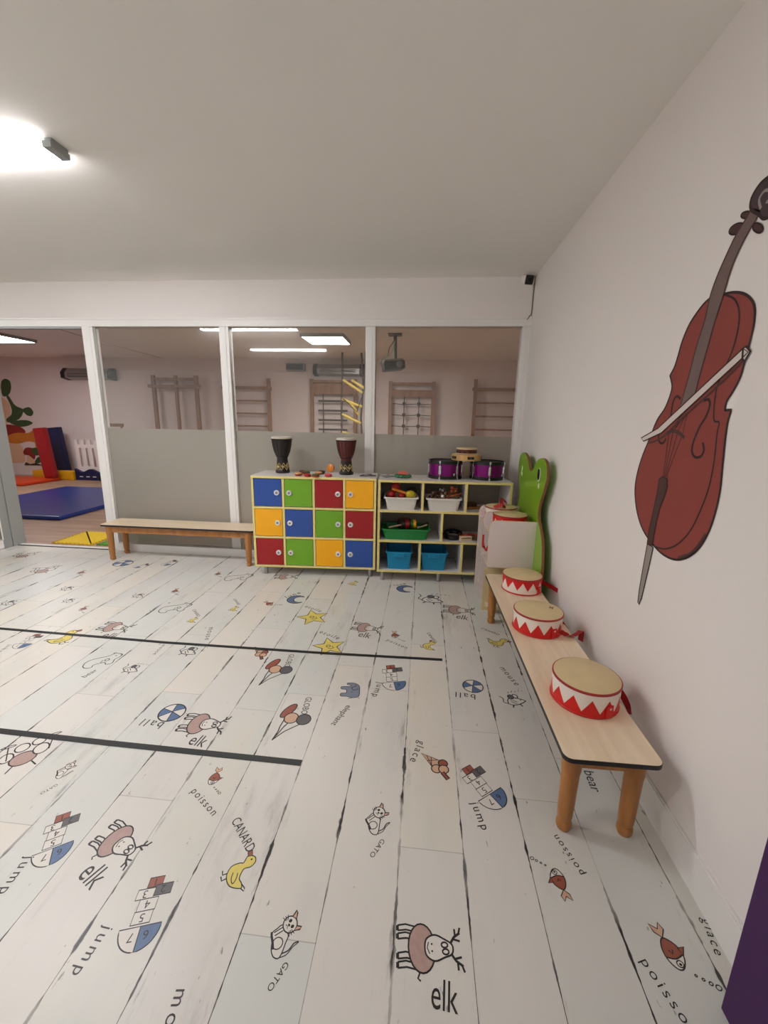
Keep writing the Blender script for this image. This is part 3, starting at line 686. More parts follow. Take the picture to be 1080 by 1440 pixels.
# --- bin contents
m_mr = mat('maraca_red', (158, 22, 24), .3); m_my = mat('maraca_olive', (186, 168, 30), .3); m_mo = mat('orange_handle', (224, 134, 44), .4); m_mg = mat('toy_green', (46, 120, 40), .4)
m_brown = mat('brown_shell', (92, 50, 28), .5, noise=.2, nscale=30); m_mb = mat('toy_dark', (44, 26, 22), .5); m_mor = mat('rust_orange', (178, 90, 46), .5); m_cream = mat('cream_wood', (222, 196, 160), .5)
def maraca(label, loc, rot, hm, sm, r=.042, group=None):
    t = thing('maraca', label, 'maraca', loc, rot=rot, group='maracas in the white bin')
    b = MB(); b.lathe([(0, r*1.15)]+[(r*math.sin(a), -r*1.15*math.cos(a)) for a in [PI*(1-k/10) for k in range(1, 10)]]+[(.011, -r*1.1)], hm, 16); b.build('head', t)
    b = MB(); b.lathe([(.0, -r-.14), (.013, -r-.135), (.011, -r-.05), (.012, -r)], sm, 12); b.build('handle', t)
    return t
zt1 = zm2+tk+.115
maraca('olive headed maraca with orange handle lying across the white bin', on_shelf(.29, .065, zt1+.018), (0, 1.85, 0), m_my, m_mo, .04)
maraca('red maraca standing highest at back of the white maraca bin', on_shelf(.155, .12, zt1+.075), (.2, .15, 0), m_mr, m_mo, .044)
maraca('dark red maraca low at left front of white maraca bin', on_shelf(.115, .08, zt1+.012), (1.2, .3, .6), m_mr, m_mb, .036)
maraca('dark brown maraca at right rear of white maraca bin', on_shelf(.30, .165, zt1+.03), (.9, .6, 1.2), m_mb, m_mo, .042)
maraca('small red maraca between the handles in white bin', on_shelf(.21, .075, zt1+.002), (1.4, 0, .2), m_mr, m_my, .032)
def bells(label, loc, rot, cm, sm):
    t = thing('bell_shaker', label, 'bell shaker', loc, rot=rot, group='bell shakers in the white bin')
    b = MB(); b.lathe([(.011, -.07), (.013, -.06), (.011, .05), (.013, .06)], cm, 10); b.build('handle', t)
    for k in range(5):
        a = 2*PI*k/5; b = MB(); b.lathe([(0, -.016)]+[(.016*math.sin(PI*q/6), -.016*math.cos(PI*q/6)) for q in range(1, 6)]+[(0, .016)], sm, 10); b.build('bell', t, loc=(.024*math.cos(a), .024*math.sin(a), .05-.02*(k % 2)))
    return t
for k, (x, y, dz, rot, cm, sm, lb) in enumerate([(.49, .08, .012, (1.3, .2, .3), m_mb, m_brown, 'dark bell shaker at left end of right white bin'), (.545, .11, .03, (1.0, -.3, 1.4), m_brown, m_steel, 'brown and silver bell shaker in right white bin, second from left'),
        (.60, .08, .01, (1.4, .4, -.6), m_white, m_brown, 'white handled bell shaker in middle of right white bin'), (.645, .12, .04, (.8, .2, .8), m_mor, m_mor, 'rust orange bell shaker highest in right white bin'), (.685, .09, .02, (1.2, -.5, 1.9), m_mor, m_brown, 'rust and brown bell shaker at right end of right white bin')]):
    bells(lb, on_shelf(x, y, zt1+dz), rot, cm, sm)
# middle shelf: green bin content
zg = zm1+tk+.10
t = thing('rattle', 'striped red yellow green drum rattle lying in green bin', 'rattle', on_shelf(.29, .11, zg+.028), rot=(0, PI/2, .2))
for k, (z0, z1, mm) in enumerate(((-.075, -.04, m_mb), (-.04, -.012, m_mr), (-.012, .008, m_mb), (.008, .028, m_mg), (.028, .055, m_yel))):
    b = MB(); r0 = .05-.012*(abs((z0+z1)/2)/.06); b.lathe([(r0*.95, z0), (r0, (z0+z1)/2), (r0*.95, z1)], mm, 18); b.build('band', t)
for (x0, x1, dz, ml, lb) in ((.10, .23, .004, m_cream, 'thin cream rhythm stick at left in green bin'), (.36, .45, .008, m_cream, 'cream rhythm stick at right in green bin'), (.38, .46, .028, m_mb, 'dark rhythm stick crossing right end of green bin')):
    t = thing('rhythm_stick', lb, 'stick', on_shelf((x0+x1)/2, .10, zg+dz), 0, 'rhythm sticks in the green bin')
    b = MB(); b.tube([((x0-x1)/2, .0, -.012), ((x1-x0)/2, .03, .014)], .008, ml); b.build('shaft', t)
t = thing('toy_drum', 'small dark brown drum behind striped rattle in green bin', 'drum', on_shelf(.24, .19, zg-.03))
b = MB(); b.lathe([(.06, 0), (.066, .04), (.06, .085)], m_mb, 24); b.build('shell', t); b = MB(); b.lathe([(.058, .085), (.0, .088)], m_brown, 24, caps=False); b.build('drum_head', t)
# black tambourine and wood blocks
def tambourine(label, loc, rot, R_, h, wm, head=None, js=5, jm=m_steel, tk_=.01):
    t = thing('tambourine', label, 'tambourine', loc, rot=rot)
    b = MB(); b.lathe([(R_-tk_, 0), (R_, 0), (R_, h), (R_-tk_, h), (R_-tk_, 0)], wm, 40, caps=False); b.build('hoop', t)
    if head:
        b = MB(); b.lathe([(R_-tk_*.5, h*.97), (R_-tk_*.5, h+.002), (0, h+.002)], head, 40, caps=False); b.build('drum_head', t)
    for k in range(js):
        a = 2*PI*(k+.2)/js; T = Matrix.Rotation(a, 4, 'Z') @ Matrix.Translation((R_, 0, h*.5))
        b = MB(); b.box(-.002, .0015, -.03, .03, -h*.22, h*.22, m_black, T=T)
        for dz in (-.006, .003): b.lathe([(.0, dz), (.02, dz), (.02, dz+.0015), (0, dz+.0025)], jm, 14, T=T @ Matrix.Translation((-.012, 0, 0)))
        b.build('jingle', t)
    return t
tambourine('black tambourine lying tilted in right middle compartment', on_shelf(.695, .14, zm1+tk+.012), (.15, .0, RZS), .085, .045, m_black, None, 6)
for x, y, rz, mm, lb in ((.80, .07, .25, m_cream, 'cream wood block castanet beside black tambourine'), (.87, .1, -.2, m_brown, 'brown wood block behind cream one on middle shelf')):
    t = thing('wood_block', lb, 'wood block', on_shelf(x, y, zm1+tk), rz, 'wood blocks on the middle shelf')
    b = MB(); b.box(-.055, .055, -.03, .03, 0, .042, mm, bev=.005); b.build('block', t)
    b = MB(); b.box(-.045, .045, -.0315, -.0295, .024, .03, m_black); b.build('slot', t)
    b = MB(); b.tube([(-.05, .0, .048), (0, .0, .054), (.05, 0, .048)], .006, m_mr); b.build('beater', t)
t = thing('rhythm_stick', 'brown wooden sticks lying in empty top right compartment', 'stick', on_shelf(.87, .12, zm2+tk))
b = MB(); b.tube([(-.07, 0, .012), (.09, .05, .012)], .011, m_leg); b.build('shaft', t)
t = thing('wood_block', 'dark wooden block in the top right compartment', 'wood block', on_shelf(.85, .25, zm2+tk), .3)
b = MB(); b.box(-.06, .06, -.03, .03, 0, .04, m_brown, bev=.004); b.build('block', t)

# ------------------------------------------------------------------ goblet drums on the locker
def goblet(label, loc, bowl, foot, pat, rope_m, rz):
    t = thing('goblet_drum', label, 'drum', loc, rz, 'goblet drums on the locker')
    prof = [(.05, .125), (.051, .15), (.058, .165), (.074, .205), (.084, .25), (.092, .31), (.0925, .322)]
    b = MB(); b.lathe(prof, bowl, 36, caps=False); b.build('bowl', t)
    fp = [(0, 0), (.066, 0), (.068, .006), (.068, .02), (.062, .026), (.056, .07), (.052, .108), (.05, .128)]
    b = MB(); b.lathe(fp, foot, 36, caps=False)
    zig = []
    def rad(z): return .0622-.0105*(z-.026)/.082+.0012
    for layer, amp, ph in ((.05, .018, 0), (.08, .016, 1.5)):
        pts = [(rad(layer+amp*(1 if k % 2 else -1))*math.cos(2*PI*k/16+ph), rad(layer+amp*(1 if k % 2 else -1))*math.sin(2*PI*k/16+ph), layer+amp*(1 if k % 2 else -1)) for k in range(16)]
        b.tube(pts, .0048, pat, 5, closed=True)
    for k in range(8):
        a = 2*PI*k/8+.2; z = .062; T = Matrix.Rotation(a, 4, 'Z') @ Matrix.Translation((rad(z), 0, z)) @ Matrix.Rotation(PI/2, 4, 'Y')
        b.lathe([(.011, -.002), (.011, .002), (.004, .003)], pat, 8, T)
    part(b.build('carved_foot', t), 'black foot with carved pale pattern')
    b = MB()
    for k in range(16):
        a = 2*PI*k/16; a2 = a+PI/16
        b.tube([(r*1.01*math.cos(a), r*1.01*math.sin(a), z) for r, z in [(.058, .165), (.074, .205), (.084, .25), (.093, .315)]], .0022, rope_m, 5)
    b.build('rope_lacing', t)
    b = MB(); b.tube([(.094*math.cos(2*PI*k/32), .094*math.sin(2*PI*k/32), .318) for k in range(32)], .0045, rope_m, 6, closed=True); b.build('upper_ring', t)
    b = MB(); b.tube([(.054*math.cos(2*PI*k/24), .054*math.sin(2*PI*k/24), .158) for k in range(24)], .005, rope_m, 6, closed=True); b.build('waist_ring', t)
    b = MB(); b.lathe([(.0935, .317), (.095, .33), (.092, .338), (.085, .341), (0, .341)], m_gskin, 36, caps=False); b.build('drum_head', t)
    return t
m_gskin = mat('goat_skin', (206, 196, 180), .6, noise=.1, nscale=20)
m_dkw = mat('black_stain_wood', (34, 26, 24), .4); m_rdw = mat('reddish_brown_wood', (92, 30, 24), .35); m_blkrope = mat('black_cord', (20, 18, 18), .7); m_pat = mat('carved_cream', (196, 172, 116), .6)
def on_locker(x, y, z=0): return Matrix.Translation((-2.457, -.512, 0)) @ Matrix.Rotation(RZL, 4, 'Z') @ Vector((x, y, Z1+z))
goblet('black stained goblet drum on left of locker top', on_locker(.222, .26), m_dkw, m_dkw, m_pat, m_blkrope, .2)
goblet('reddish brown goblet drum on right of locker top', on_locker(.835, .25), m_rdw, m_dkw, m_pat, m_blkrope, .5)
# castanets scattered between the drums
m_cas_r = mat('castanet_red', (176, 40, 30), .4); m_cas_g = mat('castanet_green', (84, 92, 44), .4); m_cas_p = mat('castanet_pink', (210, 70, 84), .4); m_cas_t = mat('castanet_tan', (222, 164, 110), .4)
def castanet(label, loc, mt, mb, rot=(0, 0, 0), r=.034):
    t = thing('castanet', label, 'castanet', loc, rot=rot, group='castanets on the locker')
    b = MB(); b.lathe([(0, 0), (r*.7, .001), (r, .009), (r, .014)], mb, 20); part(b.build('lower_shell', t), 'darker lower shell')
    b = MB(); b.lathe([(r, .016), (r, .021), (r*.7, .028), (0, .029)], mt, 20); b.build('upper_shell', t)
    b = MB(); b.tube([(r*.95*math.cos(a), r*.95*math.sin(a), .015) for a in (-.4, -.2, 0, .2, .4)], .0035, m_black, 6); b.build('cord', t)
    return t
for px, py, mt, mb, lb in ((419.5, 667, m_cas_t, m_cas_r, 'tan and red castanet, leftmost at the front of locker top'), (426, 664, m_brown, m_cas_r, 'brown castanet behind the leftmost tan one'), (432, 668.5, m_cas_r, m_cas_r, 'red castanet second from left at front of locker top'),
        (431, 664.5, m_cas_g, m_brown, 'olive castanet behind the second red one'), (443.5, 669, m_cas_g, m_cas_r, 'green castanet in front, middle of the row'), (448, 665.5, m_cas_t, m_cas_r, 'tan castanet behind the green one'), (452, 664, m_brown, m_cas_g, 'brown castanet rearmost beside tan one'), (461.5, 668.5, m_cas_p, m_cas_p, 'pink castanet rightmost at front, near red goblet drum')):
    p = at(px, py, 'z', Z1+.012); p.z = Z1; castanet(lb, p, mt, mb)
p = at(466, 664, 'z', Z1); p.z = Z1+.04
castanet('orange castanet standing upright beside the reddish goblet drum', p, m_mo, m_mor, (PI/2-.15, 0, -.3), .04)
# triangles
def tri(label, loc, rz, s, mm):
    t = thing('triangle_instrument', label, 'triangle', loc, rz, 'metal triangles')
    b = MB(); P = [Vector((s*math.cos(a), s*math.sin(a), .006)) for a in (PI/2+.12, PI/2+2*PI/3, PI/2+4*PI/3, PI/2-.12)]
    b.tube(P, .0055, mm, 8); b.build('rod', t)
    b = MB(); b.tube([(-s*.5, -s*.1, .016), (s*.55, .12*s, .016)], .004, m_steel, 8); b.build('beater', t)
m_gun = mat('grey_metal', (120, 122, 124), .35, .8)
tri('grey metal triangle lying at the right end of locker top', on_locker(1.04, .16), .3, .085, m_gun)
tri('pale metal triangle on the left end of open shelf top', on_shelf(.07, .2, zt), 1.0, .07, m_chrome)
# flower toy
t = thing('leaf_toy', 'green leafy toy with pink slice on open shelf top', 'toy', on_shelf(.215, .17, zt))
m_leafg = mat('leaf_toy_green', (56, 122, 84), .6); m_pinkt = mat('toy_pink', (226, 110, 96), .5)
b = MB()
for k in range(11):
    a = 2*PI*k/11; T = Matrix.Rotation(a, 4, 'Z') @ Matrix.Translation((.06, 0, .018)) @ Matrix.Rotation(.25*(-1)**k, 4, 'Y')
    b.lathe([(0, -.016), (.017, -.008), (.021, .0), (.017, .009), (0, .016)], m_leafg, 10, T)
b.build('leaves', t)
b = MB(); b.prism(ell(0, 0, .05, .045, 14, 0, PI), .02, m_pinkt, frame=lambda u, v, w: (u, w-.01+.3*v*0, .03+v*.7)); b.build('pink_slice', t)

# ------------------------------------------------------------------ purple drums and tambourine stack
def snare(label, loc, rz):
    t = thing('purple_drum', label, 'drum', loc, rz, 'purple drums on the open shelf'); R_, h = .148, .165
    b = MB(); b.lathe([(R_, .02), (R_, h-.02)], m_purplem, 48, caps=False); b.build('shell', t)
    for z0, z1, nm in ((0, .03, 'bottom_hoop'), (h-.03, h, 'top_hoop')):
        b = MB(); b.lathe([(R_-.006, z0), (R_+.008, z0), (R_+.008, z1), (R_-.006, z1), (R_-.006, z0)], m_black, 48, caps=False); b.build(nm, t)
    for z, nm in ((.006, 'bottom_head'), (h-.008, 'drum_head')):
        b = MB(); b.lathe([(R_-.005, z), (0, z)], m_black, 48, caps=False); b.build(nm, t)
    for k in range(6):
        T = Matrix.Rotation(2*PI*k/6+.18, 4, 'Z') @ Matrix.Translation((R_, 0, 0))
        b = MB(); b.box(-.002, .014, -.011, .011, .045, h-.045, m_chrome, T=T, bev=.003)
        b.tube([(.012, 0, .008), (.012, 0, h-.004)], .0035, m_chrome, 8, T=T)
        b.box(.002, .018, -.007, .007, h-.02, h+.001, m_chrome, T=T); b.box(.002, .018, -.007, .007, -.0, .02, m_chrome, T=T); b.build('lug', t)
    T = Matrix.Rotation(-PI/2+.5, 4, 'Z') @ Matrix.Translation((R_, 0, .045)) @ Matrix.Rotation(PI/2, 4, 'Y')
    b = MB(); b.lathe([(.012, 0), (.012, .012), (.008, .016)], m_chrome, 14, T); b.build('badge_knob', t)
p1 = on_shelf(.605, .26, zt); p2 = on_shelf(.99, .26, zt)
snare('purple snare drum with black hoops, left one on shelf top', p1, 0)
snare('purple snare drum with black hoops, right one next to wall', p2, .35)
zz = zt+.1665
tp = on_shelf(.795, .275, zz)
m_tamb = wood('tambourine_wood', (206, 156, 96), (224, 178, 118), .4, 'Z')
tambourine('natural wood tambourine bridging the two purple drums', tp, (0, 0, .9), .133, .052, m_tamb, m_skin, 5, m_gun)
t = thing('hand_drum', 'small dark red patterned hand drum on top of tambourine', 'drum', tp+Vector((0, 0, .055)))
b = MB(); b.lathe([(.092, 0), (.092, .045)], mat('dark_red_pattern', (92, 20, 20), .4), 36); 
for k in range(24):
    a = 2*PI*k/24; s = .012
    T = Matrix.Rotation(a, 4, 'Z') @ Matrix.Translation((.0925, 0, .022))
    b.box(-.0005, .001, -.007, .007, -.012, .006, m_black if k % 2 else m_brown, T=T)
b.build('shell', t)
b = MB(); b.lathe([(.094, .043), (.095, .052), (.09, .057), (0, .058)], m_skin, 36, caps=False); b.build('drum_head', t)
b = MB(); b.tube([(.0935*math.cos(2*PI*k/30), .0935*math.sin(2*PI*k/30), .006) for k in range(30)], .004, m_cream, 6, closed=True); b.build('rim', t)

# ------------------------------------------------------------------ red and white toy drums
def toydrum(label, loc, rz, flip=False, R_=.127, h=.105, teeth=12, mark=False):
    t = thing('toy_drum', label, 'drum', loc, rz, 'red and white toy drums')
    b = MB(); n = teeth*6; z0, zA, zB, z1 = 0, h*.2, h*.72, h
    def zz(k):
        f = (k % 6)/6; f = 1-abs(2*f-1); return zA+(zB-zA)*f if not flip else h-(zA+(zB-zA)*f)
    for k in range(n):
        a, a2 = 2*PI*k/n, 2*PI*(k+1)/n; za, zb_ = zz(k), zz(k+1)
        c, s, c2, s2 = R_*math.cos(a), R_*math.sin(a), R_*math.cos(a2), R_*math.sin(a2)
        lo, hi = (m_drumred, m_drumwhite) if not flip else (m_drumwhite, m_drumred)
        b.add([(c, s, z0), (c2, s2, z0), (c2, s2, zb_), (c, s, za)], [(0, 1, 2, 3)], lo, True)
        b.add([(c, s, za), (c2, s2, zb_), (c2, s2, z1), (c, s, z1)], [(0, 1, 2, 3)], hi, True)
    b.build('shell', t)
    b = MB(); b.lathe([(R_+.001, h-.009), (R_+.003, h-.007), (R_+.003, h-.001), (R_-.002, h+.001)], m_rim, 48, caps=False); b.build('rim', t)
    b = MB(); b.lathe([(R_+.0, 0), (R_+.003, .002), (R_+.003, .007), (R_+.001, .009)], m_drumred, 48, caps=False); b.build('lower_rim', t)
    b = MB(); b.lathe([(R_+.001, h-.001), (R_-.003, h+.0015), (0, h+.002)], m_skin, 48, caps=False)
    if mark:
        for q in ribbon2d([(.07, -.03), (.085, -.02), (.075, -.01), (.09, .0)], .004): b.add([(v.x, v.y, h+.0035) for v in q], [(0, 1, 2, 3)], m_black)
        for q in ribbon2d([(.065, -.012), (.095, -.018)], .004): b.add([(v.x, v.y, h+.0036) for v in q], [(0, 1, 2, 3)], m_black)
    b.build('drum_head', t)
    return t
def clip(t, ang, R_=.127):
    T = Matrix.Rotation(ang, 4, 'Z') @ Matrix.Translation((R_, 0, 0))
    b = MB(); b.box(.0, .006, -.016, .016, .004, .056, m_drumred, T=T, bev=.002); b.lathe([(.005, 0), (.005, .003), (.002, .004)], m_chrome, 12, T @ Matrix.Translation((.005, 0, .045)) @ Matrix.Rotation(PI/2, 4, 'Y'))
    b.build('strap_tab', t)
def strap(t, pts, wdir=(0, 0, 1), w=.026):
    b = MB(); b.strap(spline(pts, 5), w, .003, m_strap, wdir); b.build('strap', t)
HB = .356
d3 = toydrum('red and white zigzag drum nearest viewer on right bench', (-.222, -2.515, HB), .1)
clip(d3, -PI/2+.28); strap(d3, [(.10, .075, .03), (.135, .06, .03), (.165, .03, .012), (.185, .0, -.03), (.188, -.02, -.06)], [(0, .2, 1)]*21)
d2 = toydrum('red and white zigzag drum in the middle of right bench', (-.258, -1.925, HB), .55, mark=True)
clip(d2, -PI/2+.1-.2)
strap(d2, [(.03, -.131, .035), (.06, -.145, .016), (.10, -.155, .006), (.155, -.145, .006), (.19, -.135, .0), (.2, -.13, -.06)], [(0, -.5, .8)]*6+[(0, -1, .3)]*20, .03)
strap(d2, [(.115, .05, .05), (.15, .02, .03), (.168, -.02, .004), (.178, -.05, -.03)])
d1 = toydrum('red drum with upward white zigzags at far end of bench', (-.219, -1.375, HB), .35, flip=True)
clip(d1, -PI/2+.42)
strap(d1, [(.12, .04, .05), (.15, -.01, .04), (.172, -.07, .03), (.185, -.14, .025), (.19, -.2, .03), (.195, -.23, .05)], w=.03)

# ------------------------------------------------------------------ frog rack
frog = thing('frog_rack', 'children rack with green frog back panel and white dividers', 'rack', (-.05, -.77, 0))
oy = -.77
half = [(.0, 1.10), (.05, 1.10), (.10, 1.145), (.17, 1.19), (.26, 1.212), (.34, 1.205), (.40, 1.17), (.425, 1.11), (.41, 1.05), (.36, .96), (.315, .88), (.305, .83), (.325, .78), (.40, .715), (.465, .65), (.505, .54), (.525, .42), (.53, .2), (.53, 0)]
half = [(.0, 1.085)]+[(p[0], p[1]) for p in spline(half[1:], 3)]
poly = [(-y, z) for y, z in half]+[(y, z) for y, z in reversed(half[1:])]
b = MB(); b.prism(poly, .02, m_frog, side=m_mdf, frame=lambda u, v, w: (-.025+w, u, v)); part(b.build('frog_panel', frog), 'green frog shaped back panel with brown edge')
m_eye = mat('eye_black', (14, 14, 20), .25); m_paintw = mat('paint_white', (225, 235, 215), .4)
for cy, z, full in ((-.045-.0, 1.09, True), (.43, 1.06, False)):
    yy = (-.795*1 if full else -.33) - oy
    yc = {True: -.235, False: .285}[full]
    b = MB()
    if full:
        b.prism(ell(yc, z, .033, .05), .003, m_paintw, frame=lambda u, v, w: (-.0275+w, u, v)); b.prism(ell(yc, z+.002, .028, .042), .003, m_eye, frame=lambda u, v, w: (-.0295+w, u, v))
        b.prism(ell(yc-.02, z-.08, .012, .02), .002, m_paintw, frame=lambda u, v, w: (-.027+w, u, v))
        b.build('eye', frog)
    else:
        for dy, dz, r in ((0, .02, .012), (.015, -.02, .01), (-.01, -.03, .01)):
            b.prism(ell(yc+dy, z+dz, r*.6, r*1.6), .002, m_paintw, frame=lambda u, v, w: (-.027+w, u, v))
        b.build('painted_highlight', frog)
m_div = mat('white_pink_board', (222, 210, 208), .35)
def divider(y, z0, z1, x0=-.36, x1=-.026, r=.05):
    p = [(x1, z0), (x1, z1)]+ell(x0+r, z1-r, r, r, 6, PI/2, PI)+ell(x0+.015, z0+.015, .015, .015, 4, PI, 1.5*PI)
    b = MB(); b.prism(p, .018, m_div, side=m_edge2, frame=lambda u, v, w: (u, y-.009+w, v)); return b.build('divider', frog)
m_edge2 = mat('cream_edge', (216, 196, 150), .5)
divider(-1.075-oy, .395, .752); divider(-.765-oy, .0, .752); divider(-.5-oy, .0, .752)
for z in (.635, .38, .05):
    b = MB(); b.box(-.35 if z > .1 else -.335, -.026, -1.066-oy, -.509-oy, z, z+.018, m_div, m_edge2, edges='lf'); b.build('shelf_board', frog)
b = MB(); p = [(-.36, 0), (-.03, 0), (-.03, .36)]+ell(-.33, .33, .03, .03, 6, PI/2, PI)
b.prism(p, .016, m_edge2, frame=lambda u, v, w: (u, -.99-oy+w, v)); b.build('end_panel', frog)
r1 = toydrum('red and white drum in nearer compartment of the frog rack', (-.235, -.915, .654), .4, flip=True, h=.118)
strap(r1, [(-.10, -.03, .02), (-.15, -.05, -.01), (-.19, -.06, -.06), (-.205, -.05, -.12), (-.195, -.0, -.155), (-.18, .06, -.13), (-.165, .09, -.06)], (0, .8, .4), .022)
r2 = toydrum('white drum with red zigzags in farther compartment of frog rack', (-.255, -.635, .654), .9, h=.12)
strap(r2, [(-.115, .0, .125), (-.09, -.06, .155), (-.06, -.06, .13), (-.02, -.02, .13), (.02, .01, .165), (.08, .02, .165), (.12, .02, .13)], [(0, 1, .5)]*40, .03)
strap(r2, [(-.128, .02, .05), (-.145, .0, -.1), (-.15, -.01, -.25), (-.15, -.03, -.4), (-.14, -.05, -.5)], (.3, 1, 0), .022)

# ------------------------------------------------------------------ purple cupboard at the right edge
t = thing('purple_cupboard', 'purple flat board standing against right wall at lower right corner', 'board', (-.058, -3.9, 0))
b = MB(); b.box(-.044, .044, -.66, .66, 0, 1.25, m_purple, bev=.002); b.build('body', t)
b = MB(); b.box(-.047, -.044, -.6, .6, .06, 1.19, m_purple); b.build('front_panel', t)

# ------------------------------------------------------------------ security camera and cable
t = thing('security_camera', 'white security camera with black face on the wall corner under ceiling', 'camera', (-.05, 0, 2.68))
b = MB(); b.box(-.04, .04, -.03, 0, -.03, .028, m_white, bev=.008); b.build('mount', t)
T = Matrix.Translation((-.035, -.06, -.012)) @ Matrix.Rotation(.25, 4, 'Z') @ Matrix.Rotation(.35, 4, 'X')
b = MB(); b.box(-.034, .034, -.05, .045, -.034, .034, m_white, T=T, bev=.012); b.build('housing', t)
b = MB(); b.box(-.036, .036, -.06, -.045, -.036, .036, m_black, T=T, bev=.01)
b.lathe([(.014, 0), (.014, .004), (.006, .005)], mat('lens', (30, 30, 40), .1), 16, T @ Matrix.Translation((0, -.06, .004)) @ Matrix.Rotation(PI/2, 4, 'X')); part(b.build('face', t), 'black face with lens')
b = MB(); b.tube([(-.006, -.006, 2.705), (-.006, -.006, 2.42), (-.012, -.006, 2.39), (-.025, -.008, 2.386), (-.03, -.024, 2.372), (-.045, -.024, 2.355)], .0045, mat('grey_cable', (120, 116, 106), .6), 6)
tag(b.build('cable'), 'thin grey cable running down wall corner below camera', 'cable')

# ------------------------------------------------------------------ painted cello on the right wall
m_cello = mat('paint_cello_red', (136, 58, 50), .7, noise=.06, nscale=5); m_cdark = mat('paint_dark_brown', (74, 44, 42), .7); m_cline = mat('paint_line', (44, 22, 22), .7)
m_neck = mat('paint_neck', (112, 92, 88), .7, noise=.1, nscale=12); m_grey = mat('paint_grey', (150, 140, 136), .7); m_bow = mat('paint_bow', (214, 202, 196), .7); m_scroll = mat('paint_scroll', (66, 50, 54), .7, noise=.2, nscale=30)
def cw(u, v):                       # mural sketch units -> wall (y, z)
    p = at(780+u/2.25, 240+v/2.25, 'x', 0); return (p.y, p.z)
mur = thing('cello_mural', 'large red brown cello painted on the right wall with its bow', 'mural', (0, -2.45, .72))
MO = Vector((0, -2.45, .72))
def mpoly(b, pts, m, x, w=.0008): b.prism([(y-MO.y, z-MO.z) for y, z in pts], w, m, frame=lambda u, v, w_: (-x-w_, u, v))
def mline(b, pts, w, m, x, closed=False):
    for q in ribbon2d([(y-MO.y, z-MO.z) for y, z in pts], w, closed): b.add([(-x, p.x, p.y) for p in q], [(0, 1, 2, 3)], m)
def C(pts, k=5, closed=False): return [cw(u, v) for u, v in spline(pts, k, closed)]
body = spline([(500, 398), (470, 425), (430, 482), (405, 540), (392, 585), (380, 622), (366, 648)], 5)+spline([(368, 655), (372, 690), (352, 748), (325, 790), (303, 845)], 5)+spline([(303, 845), (280, 900), (262, 960), (255, 1015), (262, 1080), (280, 1135), (310, 1180), (345, 1215), (385, 1231), (425, 1222), (460, 1192), (490, 1140), (510, 1080), (525, 1010), (533, 930), (541, 850), (549, 795), (561, 757)], 5)+spline([(540, 758), (546, 730), (566, 698), (590, 650), (606, 590), (620, 540), (633, 480), (634, 430), (620, 403), (597, 388), (565, 385), (535, 391)], 5)
body = [cw(u, v) for u, v in body]
b = MB(); mpoly(b, body, m_cello, .0004); mline(b, body, .008, m_cline, .0016, True)
mline(b, C([(540, 392), (572, 408), (586, 450), (580, 510), (560, 580), (532, 640), (514, 690), (506, 745)]), .006, m_cline, .0017)
mline(b, C([(506, 745), (506, 790), (522, 797), (516, 830), (506, 920), (490, 1000), (465, 1070), (430, 1140), (390, 1182), (350, 1197), (315, 1188)]), .006, m_cline, .0017)
mline(b, C([(392, 1226), (440, 1205), (480, 1150)]), .012, m_cdark, .0016); b.build('cello_body', mur)
b = MB(); fh2 = MB()
for sgn, pts in ((1, [(474, 728), (488, 724), (493, 740), (482, 775), (458, 815), (440, 860), (436, 888), (446, 906), (464, 904), (474, 884), (470, 860)]), (0, [(400, 722), (388, 714), (376, 732), (370, 770), (362, 800), (340, 815), (331, 835), (333, 858), (344, 862), (354, 848)])):
    fh = b if sgn else fh2
    mline(fh, C(pts), .009, m_cline, .0018)
b.build('f_hole', mur); fh2.build('f_hole', mur)
neck = spline([(398, 750), (425, 655), (450, 560), (478, 470), (492, 405), (510, 350), (535, 290), (575, 205), (604, 158), (624, 122)], 4)+spline([(652, 130), (642, 150), (612, 200), (578, 268), (556, 325), (534, 400), (508, 480), (480, 580), (455, 670), (440, 738)], 4)
neck = [cw(u, v) for u, v in neck]
b = MB(); mpoly(b, neck, m_neck, .0012); mline(b, neck, .006, m_cdark, .0022, True); b.build('neck', mur)
scr = [cw(u, v) for u, v in spline([(624, 122), (624, 92), (638, 62), (660, 34), (690, 16), (715, 30), (722, 70), (712, 115), (690, 140), (665, 152), (648, 138)], 4, True)]
b = MB(); mpoly(b, scr, m_scroll, .0014); mline(b, scr, .009, m_cline, .0024, True)
mline(b, C([(655, 120), (650, 90), (670, 62), (692, 70), (690, 95), (672, 98)]), .008, m_grey, .0024); b.build('scroll', mur)
for cx, cy, rx, ry, r in ((578, 184, 27, 15, -.5), (610, 140, 19, 11, -.15), (645, 181, 18, 14, .6)):
    e = [cw(u, v) for u, v in ell(cx, cy, rx, ry, 18, rot=r)]
    b = MB(); mpoly(b, e, m_cdark, .0008); mline(b, e, .005, m_cline, .0018, True); b.build('tuning_peg', mur)
b = MB()
for k, (u0, v0, u1, v1) in enumerate(((404, 772, 362, 835), (410, 770, 375, 832), (416, 768, 390, 832), (422, 766, 405, 838))):
    mline(b, [cw(u0, v0), cw(u1, v1)], .003, m_cline, .0019)
    mline(b, [cw(u1, v1), cw(345+k*3, 970)], .003, m_cline, .0019)
b.build('strings', mur)
b = MB(); mline(b, C([(356, 832), (372, 824), (392, 828), (412, 845)]), .013, m_cdark, .0020); b.build('bridge', mur)
tp_ = [cw(u, v) for u, v in ((333, 976), (343, 968), (358, 976), (359, 1000), (350, 1030), (335, 1065), (322, 1120), (310, 1188), (294, 1180), (302, 1130), (318, 1060), (328, 1010))]
b = MB(); mpoly(b, tp_, m_cdark, .0015); mline(b, tp_, .005, m_cline, .0025, True); b.build('tailpiece', mur)
